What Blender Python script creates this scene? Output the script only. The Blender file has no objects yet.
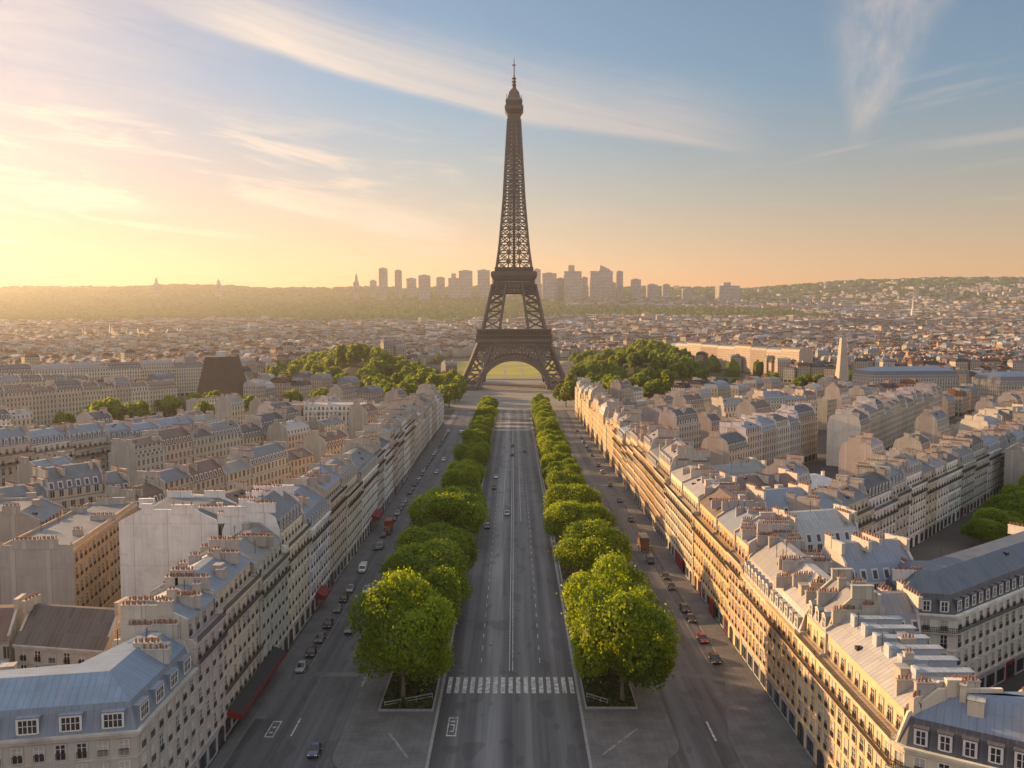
import bpy, math, random
import numpy as np
from mathutils import Vector, Matrix

R = math.radians
rnd = random.Random(7)
sc = bpy.context.scene
COL = sc.collection

# ------------------------------------------------------------------ camera
CAM_H, FPX, HOR, VPX = 70.0, 850.0, 325.0, 514.0
PITCH = math.atan((384.0 - HOR) / FPX)
cam = bpy.data.objects.new('camera', bpy.data.cameras.new('camera'))
COL.objects.link(cam)
cam.location = (0, 0, CAM_H)
cam.rotation_euler = (math.pi / 2 - PITCH, 0, 2.0 / FPX)
cam.data.sensor_width = 36
cam.data.lens = FPX / 1024 * 36
cam.data.clip_start = 1
cam.data.clip_end = 40000
sc.camera = cam

# ------------------------------------------------------------------ sun, sky, exposure
SUN_AZ, SUN_EL = -57.0, 14.5
SUN_STRENGTH, SKY_STRENGTH, EXPOSURE = 5.0, 0.075, 1.05
AIR, DUST, OZONE = 1.35, 0.35, 3.2
HAZE_DENSITY, HAZE_G = 0.000062, 0.5
sv = Vector((math.sin(R(SUN_AZ)) * math.cos(R(SUN_EL)), math.cos(R(SUN_AZ)) * math.cos(R(SUN_EL)), math.sin(R(SUN_EL))))
sun = bpy.data.objects.new('sun', bpy.data.lights.new('sun', 'SUN'))
COL.objects.link(sun)
sun.data.energy = SUN_STRENGTH
sun.data.angle = R(0.6)
sun.data.color = (1.0, 0.60, 0.27)
sun.rotation_euler = sv.to_track_quat('Z', 'Y').to_euler()
sc.view_settings.view_transform = 'Standard'
sc.view_settings.look = 'None'
sc.view_settings.gamma = 1
sc.view_settings.exposure = EXPOSURE
sc.cycles.max_bounces = 5
sc.cycles.diffuse_bounces = 3
sc.cycles.glossy_bounces = 2
sc.cycles.transmission_bounces = 2
sc.cycles.transparent_max_bounces = 6
sc.cycles.volume_bounces = 0
sc.cycles.use_denoising = True
sc.cycles.sample_clamp_indirect = 4


# ------------------------------------------------------------------ node helpers
class V:
    """a float socket (or number) in a node tree with arithmetic"""
    def __init__(s, t, x): s.t, s.x = t, x
    def op(s, o, *a, clamp=False):
        n = s.t.nodes.new('ShaderNodeMath'); n.operation = o; n.use_clamp = clamp
        for i, v in enumerate((s,) + a):
            v = v.x if isinstance(v, V) else v
            if isinstance(v, (int, float)): n.inputs[i].default_value = v
            else: s.t.links.new(v, n.inputs[i])
        return V(s.t, n.outputs[0])
    def __add__(s, o): return s.op('ADD', o)
    def __sub__(s, o): return s.op('SUBTRACT', o)
    def __mul__(s, o): return s.op('MULTIPLY', o)
    def __truediv__(s, o): return s.op('DIVIDE', o)
    def rsub(s, k): return V(s.t, k).op('SUBTRACT', s)
    def gt(s, o): return s.op('GREATER_THAN', o)
    def lt(s, o): return s.op('LESS_THAN', o)
    def mod(s, k): return s.op('FLOORED_MODULO', k)
    def floor(s): return s.op('FLOOR')
    def frac(s): return s.op('FRACT')
    def abs(s): return s.op('ABSOLUTE')
    def step(s, a, b):
        n = s.t.nodes.new('ShaderNodeMapRange'); n.interpolation_type = 'SMOOTHSTEP'
        s.t.links.new(s.x, n.inputs[0])
        n.inputs[1].default_value = a; n.inputs[2].default_value = b
        n.inputs[3].default_value = 0; n.inputs[4].default_value = 1
        return V(s.t, n.outputs[0])
    def lin(s, a, b, c, d):
        n = s.t.nodes.new('ShaderNodeMapRange'); n.clamp = True
        s.t.links.new(s.x, n.inputs[0])
        for i, k in enumerate((a, b, c, d)): n.inputs[1 + i].default_value = k
        return V(s.t, n.outputs[0])


def mixc(t, f, a, b, mode='MIX'):
    n = t.nodes.new('ShaderNodeMix'); n.data_type = 'RGBA'; n.blend_type = mode
    n.clamp_factor = True
    for i, v in ((0, f), (6, a), (7, b)):
        v = v.x if isinstance(v, V) else v
        if isinstance(v, (int, float)): n.inputs[i].default_value = v
        elif isinstance(v, tuple): n.inputs[i].default_value = v if len(v) == 4 else v + (1,)
        else: t.links.new(v, n.inputs[i])
    return n.outputs[2]


def comb(t, x, y, z):
    n = t.nodes.new('ShaderNodeCombineXYZ')
    for i, v in enumerate((x, y, z)):
        if isinstance(v, V): t.links.new(v.x, n.inputs[i])
        else: n.inputs[i].default_value = v
    return n.outputs[0]


def noise(t, vec, scale, detail=3, rough=0.5, dist=0):
    n = t.nodes.new('ShaderNodeTexNoise')
    n.inputs['Scale'].default_value = scale
    n.inputs['Detail'].default_value = detail
    n.inputs['Roughness'].default_value = rough
    n.inputs['Distortion'].default_value = dist
    if vec is not None: t.links.new(vec, n.inputs['Vector'])
    return V(t, n.outputs[0])


# ------------------------------------------------------------------ world: Nishita sky plus thin cirrus
w = bpy.data.worlds.new('World'); sc.world = w; w.use_nodes = True
t = w.node_tree; t.nodes.clear()
sky = t.nodes.new('ShaderNodeTexSky'); sky.sky_type = 'NISHITA'
sky.sun_disc = False
sky.sun_elevation = R(SUN_EL); sky.sun_rotation = R(SUN_AZ)
sky.air_density = AIR; sky.dust_density = DUST; sky.ozone_density = OZONE
tc = t.nodes.new('ShaderNodeTexCoord')
sep = t.nodes.new('ShaderNodeSeparateXYZ'); t.links.new(tc.outputs['Generated'], sep.inputs[0])
X, Y, Z = (V(t, sep.outputs[i]) for i in range(3))
az = X.op('ARCTAN2', Y) * (180 / math.pi)
el = Z.op('ARCSINE') * (180 / math.pi)
wob = noise(t, comb(t, az, el, 0), 0.12, 3) - 0.5
# long cirrus bank sloping down to the right
d1 = el - (az * -0.19) - 13.3 - (az * az * 0.0016) + wob * 1.2
s1 = noise(t, comb(t, az * 0.16 + el * 0.5, el * 0.9 + az * 0.19, 0), 1.0, 6, 0.62, 0.6)
m1 = d1.step(-0.25, 0.45) * (d1.step(1.2, 5.2).rsub(1)) * az.step(-25, -14) * (az.step(9, 18).rsub(1))
m1 = m1 * s1.lin(0.25, 0.70, 0.30, 1.0)
# tapering plume on the right
d2 = (az - 22.2 - (el - 13.5) * 0.22 + wob * 1.5).abs()
wd = (el - 10.6) * 0.42 + 0.3
s2 = noise(t, comb(t, az * 0.75 + el * 0.1, el * 0.55 - az * 0.35, 3), 0.9, 7, 0.62, 0.25)
m2 = (d2 / wd).step(0.25, 1.25).rsub(1) * el.step(10.5, 13) * (el.step(22, 30).rsub(1)) * s2.lin(0.32, 0.66, 0.2, 1.0)
# low warm streaks towards the sun
s3 = noise(t, comb(t, az * 0.085 - el * 0.06, el * 0.62 + az * 0.075, 7), 1.0, 6, 0.6, 0.8)
m3 = s3.step(0.47, 0.68) * el.step(3.0, 6.5) * (el.step(10.5, 14).rsub(1)) * (az.step(-6, 12).rsub(1))
s4 = noise(t, comb(t, az * 0.10, el * 0.95 - az * 0.12, 11), 1.0, 5, 0.6, 0.4)
m4 = s4.step(0.56, 0.74) * el.step(4.0, 9.0) * az.step(8, 20) * (el.step(13, 17).rsub(1)) * 0.6
d5 = (el - 10.7 - (az - 28) * 0.05 + wob * 0.6).abs()
m5 = d5.step(0.05, 0.5).rsub(1) * az.step(22, 29) * 0.6
cl = (m1 * 0.7 + m2 * 0.55 + m3 * 0.55 + m4 * 0.45 + m5 * 0.5 + az.step(-38, -8).rsub(1) * el.step(3, 10) * s3.lin(0.3, 0.6, 0.5, 1) * 0.42).op('MINIMUM', 0.85)
near_sun = (az + 46).abs().step(8, 60).rsub(1)
glow = mixc(t, el.lin(0.5, 15, 1, 0), (0.78, 0.83, 0.86), (1.62, 0.78, 0.49))
skyc = mixc(t, 1.0, sky.outputs[0], glow, 'MULTIPLY')
skyc = mixc(t, 1.0, skyc, mixc(t, az.step(-45, 0).rsub(1), (1.0, 1.0, 1.0), (0.72, 0.54, 0.66)), 'MULTIPLY')
warm = mixc(t, near_sun, (4.6, 3.9, 3.5), (9.5, 7.3, 5.0))
lit = mixc(t, cl, skyc, warm)
# added bright sky overhead and behind the viewer, unseen fill for the shade
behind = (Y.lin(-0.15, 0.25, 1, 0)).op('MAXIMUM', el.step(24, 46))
fill_veil = behind * noise(t, tc.outputs['Generated'], 2.2, 5, 0.6, 0.4).lin(0.25, 0.6, 0.55, 1.0) * el.step(-2, 6)
out = mixc(t, fill_veil * 0.8, lit, (5.1, 5.3, 5.65))
bg = t.nodes.new('ShaderNodeBackground'); bg.inputs[1].default_value = SKY_STRENGTH
wo = t.nodes.new('ShaderNodeOutputWorld')
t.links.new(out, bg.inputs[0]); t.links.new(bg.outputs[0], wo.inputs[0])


# ------------------------------------------------------------------ materials
def new_mat(name):
    m = bpy.data.materials.new(name); m.use_nodes = True
    t = m.node_tree; b = t.nodes['Principled BSDF']
    return m, t, b


def uvxy(t):
    n = t.nodes.new('ShaderNodeTexCoord'); s = t.nodes.new('ShaderNodeSeparateXYZ')
    t.links.new(n.outputs['UV'], s.inputs[0])
    return V(t, s.outputs[0]), V(t, s.outputs[1]), n


def geo_pos(t): return t.nodes.new('ShaderNodeNewGeometry').outputs['Position']


def tint_node(t, mode):
    if mode == 'obj': return t.nodes.new('ShaderNodeObjectInfo').outputs['Color']
    n = t.nodes.new('ShaderNodeAttribute'); n.attribute_name = 'tint'
    return n.outputs['Color']


def bump(t, b, h, strength=0.3, dist=0.1):
    n = t.nodes.new('ShaderNodeBump'); n.inputs['Strength'].default_value = strength; n.inputs['Distance'].default_value = dist
    t.links.new(h.x, n.inputs['Height']); t.links.new(n.outputs[0], b.inputs['Normal'])


def plain(name, col, rough=0.7, metal=0.0, spec=0.5, var=0.15, scale=0.5, spots=None):
    m, t, b = new_mat(name)
    if var:
        n = noise(t, geo_pos(t), scale, 5, 0.6)
        c = mixc(t, n.lin(0.3, 0.7, 0, 1), tuple(k * (1 - var) for k in col), tuple(min(1, k * (1 + var)) for k in col))
        if spots:
            n2 = noise(t, geo_pos(t), spots[1], 4, 0.65)
            c = mixc(t, n2.step(0.52, 0.66), c, spots[0])
        t.links.new(c, b.inputs['Base Color'])
    else:
        b.inputs['Base Color'].default_value = col + (1,)
    b.inputs['Roughness'].default_value = rough
    b.inputs['Metallic'].default_value = metal
    b.inputs['Specular IOR Level'].default_value = spec
    return m


def weathered(t, base, lo=0.82, hi=1.05):
    """soot and rain streaks: vertical stains and blotches"""
    u, v, n = uvxy(t)
    p = geo_pos(t)
    a = noise(t, p, 0.22, 5, 0.65)
    st = noise(t, comb(t, u * 1.6, v * 0.11, 0), 1.0, 4, 0.6)
    f = a.lin(0.3, 0.7, 0, 1) * 0.5 + st.lin(0.3, 0.72, 0, 1) * 0.5
    k = mixc(t, f, (lo, lo * 0.985, lo * 0.96), (hi, hi, hi))
    return mixc(t, 1.0, base, k, 'MULTIPLY')


def stone_mat():
    m, t, b = new_mat('limestone')
    u, v, _ = uvxy(t)
    c = weathered(t, tint_node(t, 'obj'))
    course = v.mod(0.62).lt(0.07)
    low = v.lt(4.3) * course
    c = mixc(t, low * 0.35, c, (0.12, 0.11, 0.1))
    t.links.new(c, b.inputs['Base Color'])
    b.inputs['Roughness'].default_value = 0.85
    b.inputs['Specular IOR Level'].default_value = 0.25
    return m


def party_mat():
    m, t, b = new_mat('plaster')
    u, v, _ = uvxy(t)
    c = weathered(t, tint_node(t, 'obj'), 0.74, 1.04)
    n = noise(t, comb(t, u * 0.35, v * 0.5, 5), 1.0, 2)
    c = mixc(t, n.step(0.56, 0.60) * 0.13, c, (0.23, 0.2, 0.18))
    fl = u.mod(7.3)
    c = mixc(t, (fl.gt(2.2) * fl.lt(3.1)) * 0.28, c, (0.62, 0.58, 0.54))
    c = mixc(t, (fl.gt(3.1) * fl.lt(3.22)) * 0.5, c, (0.14, 0.12, 0.11))
    c = mixc(t, (v.mod(9.1).lt(0.12)) * 0.25, c, (0.2, 0.18, 0.16))
    t.links.new(c, b.inputs['Base Color'])
    b.inputs['Roughness'].default_value = 0.9
    b.inputs['Specular IOR Level'].default_value = 0.2
    return m


def far_facade(name, mode):
    """wall with rows of small windows, for buildings too far off to show their windows apart"""
    m, t, b = new_mat(name)
    u, v, _ = uvxy(t)
    base = weathered(t, tint_node(t, mode), 0.75, 1.05)
    fu, fv = u.mod(2.5), (v - 4.2).mod(3.3)
    win = fu.gt(0.65) * fu.lt(1.8) * fv.gt(0.55) * fv.lt(2.7) * v.gt(4.2)
    rv = V(t, t.nodes.new('ShaderNodeTexWhiteNoise').outputs[0])
    wn = rv.x.node; wn.noise_dimensions = '2D'
    t.links.new(comb(t, (u / 2.5).floor(), ((v - 4.2) / 3.3).floor(), 0), wn.inputs['Vector'])
    frame = fu.gt(1.15) * fu.lt(1.3)
    dark = mixc(t, rv, (0.03, 0.035, 0.04), (0.16, 0.15, 0.14))
    wc = mixc(t, frame * 0.6, dark, (0.5, 0.48, 0.45))
    c = mixc(t, win, base, wc)
    band = (fv.gt(3.1) + fv.lt(0.12)).op('MINIMUM', 1) * v.gt(4)
    par = ((v - 4.2) / 3.3).floor().mod(4)
    c = mixc(t, band * (par.lt(0.5) * 0.5 + 0.22), c, (0.07, 0.07, 0.075))
    shop = v.lt(3.4) * u.mod(5).gt(0.8) * v.gt(0.3)
    c = mixc(t, shop, c, (0.05, 0.045, 0.045))
    t.links.new(c, b.inputs['Base Color'])
    b.inputs['Roughness'].default_value = 0.8
    b.inputs['Specular IOR Level'].default_value = 0.25
    return m


def zinc_mat(name, mode, rough=0.55):
    m, t, b = new_mat(name)
    u, v, _ = uvxy(t)
    base = tint_node(t, mode)
    n = noise(t, geo_pos(t), 0.35, 5, 0.6)
    st = noise(t, comb(t, u * 0.9, v * 0.2, 0), 1.0, 3)
    f = n.lin(0.3, 0.7, 0, 1) * 0.5 + st.lin(0.3, 0.7, 0, 1) * 0.5
    c = mixc(t, 1.0, base, mixc(t, f, (0.72, 0.72, 0.74), (1.12, 1.12, 1.12)), 'MULTIPLY')
    seam = u.mod(0.9).lt(0.14)
    cross = v.mod(2.6).lt(0.10)
    c = mixc(t, seam * 0.45, c, (0.13, 0.14, 0.16))
    c = mixc(t, cross * 0.25, c, (0.13, 0.14, 0.16))
    pan = V(t, t.nodes.new('ShaderNodeTexWhiteNoise').outputs[0]); pan.x.node.noise_dimensions = '2D'
    t.links.new(comb(t, (u / 0.9).floor(), (v / 2.6).floor(), 0), pan.x.node.inputs['Vector'])
    c = mixc(t, pan * 0.22, c, (0.2, 0.2, 0.21))
    t.links.new(c, b.inputs['Base Color'])
    b.inputs['Roughness'].default_value = rough
    b.inputs['Specular IOR Level'].default_value = 0.5
    b.inputs['Metallic'].default_value = 0.15
    if mode == 'obj': bump(t, b, u.mod(0.9).lt(0.14), 0.6, 0.06)
    return m


def far_mansard():
    """steep roof with a row of small dormer windows"""
    m, t, b = new_mat('distant_mansard')
    u, v, _ = uvxy(t)
    base = tint_node(t, 'obj')
    fu = u.mod(2.5)
    fr = fu.gt(0.5) * fu.lt(1.95) * v.gt(0.45) * v.lt(2.6)
    gl = fu.gt(0.78) * fu.lt(1.67) * v.gt(0.6) * v.lt(2.2)
    c = mixc(t, fr, base, (0.5, 0.47, 0.43))
    c = mixc(t, gl, c, (0.05, 0.05, 0.06))
    t.links.new(c, b.inputs['Base Color'])
    b.inputs['Roughness'].default_value = 0.55
    return m


def asphalt_mat():
    m, t, b = new_mat('asphalt')
    p = geo_pos(t)
    s = t.nodes.new('ShaderNodeSeparateXYZ'); t.links.new(p, s.inputs[0])
    x, y = V(t, s.outputs[0]), V(t, s.outputs[1])
    streak = noise(t, comb(t, x * 0.42, y * 0.006, 0), 1.0, 5, 0.6)
    blot = noise(t, comb(t, x * 0.12, y * 0.04, 4), 1.0, 5, 0.65)
    fine = noise(t, p, 3.0, 3, 0.7)
    f = streak.lin(0.38, 0.64, 0, 1) * 0.6 + blot.lin(0.3, 0.7, 0, 1) * 0.3 + fine.lin(0.3, 0.7, 0, 1) * 0.15
    c = mixc(t, f, (0.03, 0.03, 0.034), (0.135, 0.136, 0.145))
    worn = (x + 4.4).abs().step(0.8, 3.2).rsub(1) * 0.9 + (x - 2.6).abs().step(0.4, 2.4).rsub(1) * 0.45 + (x - 8.6).abs().step(0.3, 1.6).rsub(1) * 0.3 + (x + 10.2).abs().step(0.3, 1.5).rsub(1) * 0.3
    wn = noise(t, comb(t, x * 0.8, y * 0.015, 2), 1.0, 4, 0.6)
    c = mixc(t, worn * wn.lin(0.3, 0.65, 0.25, 1) * 0.65, c, (0.31, 0.315, 0.33))
    gut = x.abs().step(9.5, 13) * x.abs().lt(14)
    c = mixc(t, gut * 0.45, c, (0.022, 0.022, 0.024))
    patch = noise(t, comb(t, x * 0.25, y * 0.10, 9), 1.0, 1)
    c = mixc(t, patch.step(0.60, 0.62) * 0.35, c, (0.028, 0.028, 0.03))
    t.links.new(c, b.inputs['Base Color'])
    b.inputs['Roughness'].default_value = 0.62
    b.inputs['Specular IOR Level'].default_value = 0.35
    return m


def paving_mat(name, c0, c1, size=1.2):
    m, t, b = new_mat(name)
    p = geo_pos(t)
    s = t.nodes.new('ShaderNodeSeparateXYZ'); t.links.new(p, s.inputs[0])
    x, y = V(t, s.outputs[0]), V(t, s.outputs[1])
    n = noise(t, p, 0.25, 5, 0.6)
    c = mixc(t, n.lin(0.3, 0.7, 0, 1), c0, c1)
    jo = (x.mod(size).lt(0.07) + y.mod(size).lt(0.07)).op('MINIMUM', 1)
    c = mixc(t, jo * 0.4, c, tuple(k * 0.4 for k in c0))
    sp = noise(t, p, 1.3, 3, 0.7)
    c = mixc(t, sp.step(0.56, 0.72) * 0.3, c, (0.05, 0.05, 0.05))
    t.links.new(c, b.inputs['Base Color'])
    b.inputs['Roughness'].default_value = 0.8
    return m


def paint_mat():
    m, t, b = new_mat('road_paint')
    n = noise(t, geo_pos(t), 1.1, 5, 0.7)
    c = mixc(t, n.lin(0.36, 0.62, 0, 1), (0.16, 0.16, 0.16), (0.62, 0.61, 0.58))
    t.links.new(c, b.inputs['Base Color']); b.inputs['Roughness'].default_value = 0.7
    return m


def leaf_mat(name, dark, lite, trans=0.45):
    m, t, b = new_mat(name)
    a = t.nodes.new('ShaderNodeAttribute'); a.attribute_name = 'tint'
    oi = t.nodes.new('ShaderNodeObjectInfo')
    sx = t.nodes.new('ShaderNodeSeparateColor'); t.links.new(a.outputs['Color'], sx.inputs[0])
    f = V(t, sx.outputs[0]) * 0.8 + V(t, oi.outputs['Random']) * 0.2
    c = mixc(t, f, dark, lite)
    tr = t.nodes.new('ShaderNodeBsdfTranslucent')
    t.links.new(mixc(t, 1.0, c, (2.5, 2.15, 0.4), 'MULTIPLY'), tr.inputs[0])
    t.links.new(c, b.inputs['Base Color'])
    b.inputs['Roughness'].default_value = 0.55
    b.inputs['Specular IOR Level'].default_value = 0.3
    mx = t.nodes.new('ShaderNodeMixShader'); mx.inputs[0].default_value = trans
    t.links.new(b.outputs[0], mx.inputs[1]); t.links.new(tr.outputs[0], mx.inputs[2])
    t.links.new(mx.outputs[0], t.nodes['Material Output'].inputs[0])
    return m


def tinted(name, mode, rough=0.8, var=0.25):
    m, t, b = new_mat(name)
    n = noise(t, geo_pos(t), 0.4, 4, 0.6)
    k = mixc(t, n.lin(0.3, 0.7, 0, 1), (1 - var,) * 3, (1 + var * 0.5,) * 3)
    t.links.new(mixc(t, 1.0, tint_node(t, mode), k, 'MULTIPLY'), b.inputs['Base Color'])
    b.inputs['Roughness'].default_value = rough
    return m


M = {}
M['stone'] = stone_mat()
M['party'] = party_mat()
M['facade'] = far_facade('distant_facade', 'obj')
M['facade_t'] = far_facade('far_city_facade', 'attr')
M['zinc'] = zinc_mat('zinc_roof', 'obj')
M['mansard_far'] = far_mansard()
M['roof_t'] = tinted('far_city_roof', 'attr', 0.95)
M['roof_t'].node_tree.nodes['Principled BSDF'].inputs['Specular IOR Level'].default_value = 0.1
M['trim'] = tinted('carved_trim', 'obj', 0.85, 0.3)
M['iron'] = plain('balcony_iron', (0.018, 0.02, 0.024), 0.5)
M['glass'] = plain('window_glass', (0.035, 0.04, 0.05), 0.12, 0, 0.6, 0.5, 0.35)
M['frame'] = plain('window_frame', (0.62, 0.6, 0.56), 0.6, var=0.12)
M['curtain'] = plain('net_curtain', (0.42, 0.4, 0.37), 0.9, var=0.2)
M['shutter'] = plain('shutter_paint', (0.33, 0.34, 0.35), 0.7)
M['terracotta'] = plain('terracotta', (0.25, 0.125, 0.085), 0.85, var=0.35, scale=2.0)
M['asphalt'] = asphalt_mat()
M['paving'] = paving_mat('pavement_slabs', (0.085, 0.085, 0.088), (0.15, 0.148, 0.15))
M['plaza'] = paving_mat('plaza_gravel', (0.16, 0.145, 0.13), (0.26, 0.235, 0.2), 3.0)
M['kerb'] = plain('granite_kerb', (0.24, 0.235, 0.23), 0.8, var=0.2, scale=1.5)
M['paint'] = paint_mat()
M['faded'] = plain('faded_road_paint', (0.2, 0.2, 0.2), 0.8, var=0.5, scale=1.0)
M['soil'] = plain('planter_soil', (0.035, 0.03, 0.022), 0.95, var=0.4, scale=1.2)
M['leaf'] = leaf_mat('plane_tree_leaves', (0.05, 0.10, 0.010), (0.23, 0.31, 0.02), 0.58)
M['leaf_park'] = leaf_mat('park_leaves', (0.05, 0.095, 0.010), (0.20, 0.26, 0.022), 0.5)
M['leaf_forest'] = leaf_mat('forest_leaves', (0.05, 0.075, 0.015), (0.10, 0.125, 0.022), 0.0)
M['leaf_forest'].node_tree.nodes['Principled BSDF'].inputs['Specular IOR Level'].default_value = 0.0
M['scrub'] = leaf_mat('undergrowth_leaves', (0.02, 0.035, 0.01), (0.06, 0.085, 0.02), 0.2)
M['bark'] = plain('plane_bark', (0.13, 0.11, 0.085), 0.9, var=0.35, scale=2.5)
M['tower'] = plain('painted_iron', (0.115, 0.092, 0.08), 0.6, 0.1, var=0.15, scale=0.05)
M['tower_dark'] = plain('shaded_iron_panel', (0.07, 0.052, 0.042), 0.65, 0.1, var=0.15, scale=0.05)
M['lawn'] = plain('park_lawn', (0.24, 0.23, 0.025), 0.9, var=0.35, scale=0.01)
M['city_ground'] = plain('city_ground', (0.09, 0.085, 0.08), 0.9, var=0.35, scale=0.03)
M['red'] = plain('red_awning_cloth', (0.19, 0.014, 0.016), 0.8, var=0.25)
M['black_cloth'] = plain('black_awning_cloth', (0.02, 0.02, 0.023), 0.8, var=0.25)
M['rubber'] = plain('tyre_rubber', (0.015, 0.015, 0.015), 0.9, var=0)
M['carglass'] = plain('car_glass', (0.012, 0.014, 0.018), 0.08, 0, 0.7, var=0)
M['white_lens'] = plain('headlight_lens', (0.7, 0.7, 0.7), 0.2, var=0)
M['red_lens'] = plain('rear_lamp_lens', (0.35, 0.01, 0.01), 0.25, var=0)
M['orange'] = plain('orange_truck_paint', (0.26, 0.07, 0.035), 0.5, var=0.2, scale=1.0)
M['tarp'] = plain('brown_tarpaulin', (0.16, 0.075, 0.045), 0.85, var=0.3, scale=1.0)
def office_mat():
    m, t, b = new_mat('office_cladding')
    u, v, _ = uvxy(t)
    n = noise(t, comb(t, (u / 9).floor(), (v / 11).floor(), 0), 1.7, 0)
    c = mixc(t, n.lin(0.3, 0.7, 0, 1), (0.2, 0.19, 0.19), (0.36, 0.34, 0.32))
    c = mixc(t, (v.mod(22).lt(6) * 0.4 + u.mod(14).lt(3) * 0.35).op('MINIMUM', .6), c, (0.1, 0.1, 0.11))
    t.links.new(c, b.inputs['Base Color']); b.inputs['Roughness'].default_value = 0.4
    return m


M['tower_block'] = office_mat()
M['brown_clad'] = plain('dark_brown_cladding', (0.06, 0.044, 0.037), 0.8, var=0.25, scale=0.15)
M['white_wall'] = plain('white_stone', (0.62, 0.6, 0.56), 0.7, var=0.12)
_paints = {}


def carpaint(c):
    if c not in _paints:
        m, t, b = new_mat('car_paint')
        b.inputs['Base Color'].default_value = c + (1,)
        b.inputs['Roughness'].default_value = 0.28
        b.inputs['Metallic'].default_value = 0.2
        b.inputs['Coat Weight'].default_value = 0.6
        _paints[c] = m
    return _paints[c]


# ------------------------------------------------------------------ mesh builder
class MB:
    def __init__(s): s.v, s.f, s.m, s.uv = [], [], [], []

    def face(s, pts, m=0, uv=None):
        i = len(s.v)
        pts = [Vector(p) for p in pts]
        s.v += [tuple(p) for p in pts]
        s.f.append(tuple(range(i, i + len(pts)))); s.m.append(m)
        if uv is None:
            a = pts[1] - pts[0]
            if a.length < 1e-6: a = Vector((1, 0, 0))
            a.normalize()
            nrm = Vector((0, 0, 0))
            for k in range(1, len(pts) - 1): nrm += (pts[k] - pts[0]).cross(pts[k + 1] - pts[0])
            if nrm.length < 1e-9: nrm = Vector((0, 0, 1))
            nrm.normalize()
            bb = nrm.cross(a)
            uv = [((p - pts[0]).dot(a), (p - pts[0]).dot(bb)) for p in pts]
        s.uv += uv

    def box(s, x0, x1, y0, y1, z0, z1, m=0, bottom=True):
        P = lambda x, y, z: (x, y, z)
        s.face([P(x0, y0, z0), P(x1, y0, z0), P(x1, y0, z1), P(x0, y0, z1)], m)
        s.face([P(x1, y0, z0), P(x1, y1, z0), P(x1, y1, z1), P(x1, y0, z1)], m)
        s.face([P(x1, y1, z0), P(x0, y1, z0), P(x0, y1, z1), P(x1, y1, z1)], m)
        s.face([P(x0, y1, z0), P(x0, y0, z0), P(x0, y0, z1), P(x0, y1, z1)], m)
        s.face([P(x0, y0, z1), P(x1, y0, z1), P(x1, y1, z1), P(x0, y1, z1)], m)
        if bottom: s.face([P(x0, y1, z0), P(x1, y1, z0), P(x1, y0, z0), P(x0, y0, z0)], m)

    def obox(s, o, dx, x0, x1, y0, y1, z0, z1, m=0):
        """box in the frame with origin o (x,y) and x axis dx; y axis is to the left of dx"""
        dy = (-dx[1], dx[0])
        def P(x, y, z): return (o[0] + dx[0] * x + dy[0] * y, o[1] + dx[1] * x + dy[1] * y, z)
        for q in (((x0, y0, z0), (x1, y0, z0), (x1, y0, z1), (x0, y0, z1)), ((x1, y0, z0), (x1, y1, z0), (x1, y1, z1), (x1, y0, z1)),
                  ((x1, y1, z0), (x0, y1, z0), (x0, y1, z1), (x1, y1, z1)), ((x0, y1, z0), (x0, y0, z0), (x0, y0, z1), (x0, y1, z1)),
                  ((x0, y0, z1), (x1, y0, z1), (x1, y1, z1), (x0, y1, z1)), ((x0, y1, z0), (x1, y1, z0), (x1, y0, z0), (x0, y0, z0))):
            s.face([P(*k) for k in q], m)

    def beam(s, a, b, r, m=0, up=(0, 0, 1)):
        a, b = Vector(a), Vector(b); d = (b - a)
        if d.length < 1e-6: return
        d.normalize()
        u = Vector(up)
        if abs(d.dot(u)) > 0.95: u = Vector((1, 0, 0))
        x = d.cross(u).normalized() * r; y = x.cross(d).normalized() * r
        A = [a - x - y, a + x - y, a + x + y, a - x + y]; B = [p + (b - a) for p in A]
        for i in range(4):
            j = (i + 1) % 4
            s.face([A[i], A[j], B[j], B[i]], m)
        s.face(A[::-1], m); s.face(B, m)

    def tube(s, pts, rads, n=8, m=0):
        rings = []
        for i, (p, r) in enumerate(zip(pts, rads)):
            p = Vector(p)
            d = Vector(pts[min(i + 1, len(pts) - 1)]) - Vector(pts[max(i - 1, 0)])
            d.normalize()
            u = Vector((1, 0, 0)) if abs(d.x) < 0.9 else Vector((0, 1, 0))
            x = d.cross(u).normalized(); y = d.cross(x)
            rings.append([p + x * r * math.cos(2 * math.pi * k / n) + y * r * math.sin(2 * math.pi * k / n) for k in range(n)])
        for a, b in zip(rings, rings[1:]):
            for k in range(n): s.face([a[k], a[(k + 1) % n], b[(k + 1) % n], b[k]], m)
        s.face(rings[-1], m); s.face(rings[0][::-1], m)

    def lathe(s, prof, n=12, o=(0, 0), m=0):
        R_ = [[(o[0] + r * math.cos(2 * math.pi * k / n), o[1] + r * math.sin(2 * math.pi * k / n), z) for k in range(n)] for r, z in prof]
        for a, b in zip(R_, R_[1:]):
            for k in range(n): s.face([a[k], a[(k + 1) % n], b[(k + 1) % n], b[k]], m)
        s.face(R_[-1], m)

    def mesh(s, name, mats, off=(0, 0, 0)):
        me = bpy.data.meshes.new(name)
        vs = s.v if off == (0, 0, 0) else [(a - off[0], b - off[1], c - off[2]) for a, b, c in s.v]
        me.from_pydata(vs, [], s.f)
        for m in mats: me.materials.append(m)
        me.polygons.foreach_set('material_index', s.m)
        uvl = me.uv_layers.new(name='UVMap')
        uvl.data.foreach_set('uv', np.array(s.uv, dtype=np.float32).ravel())
        return me


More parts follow.
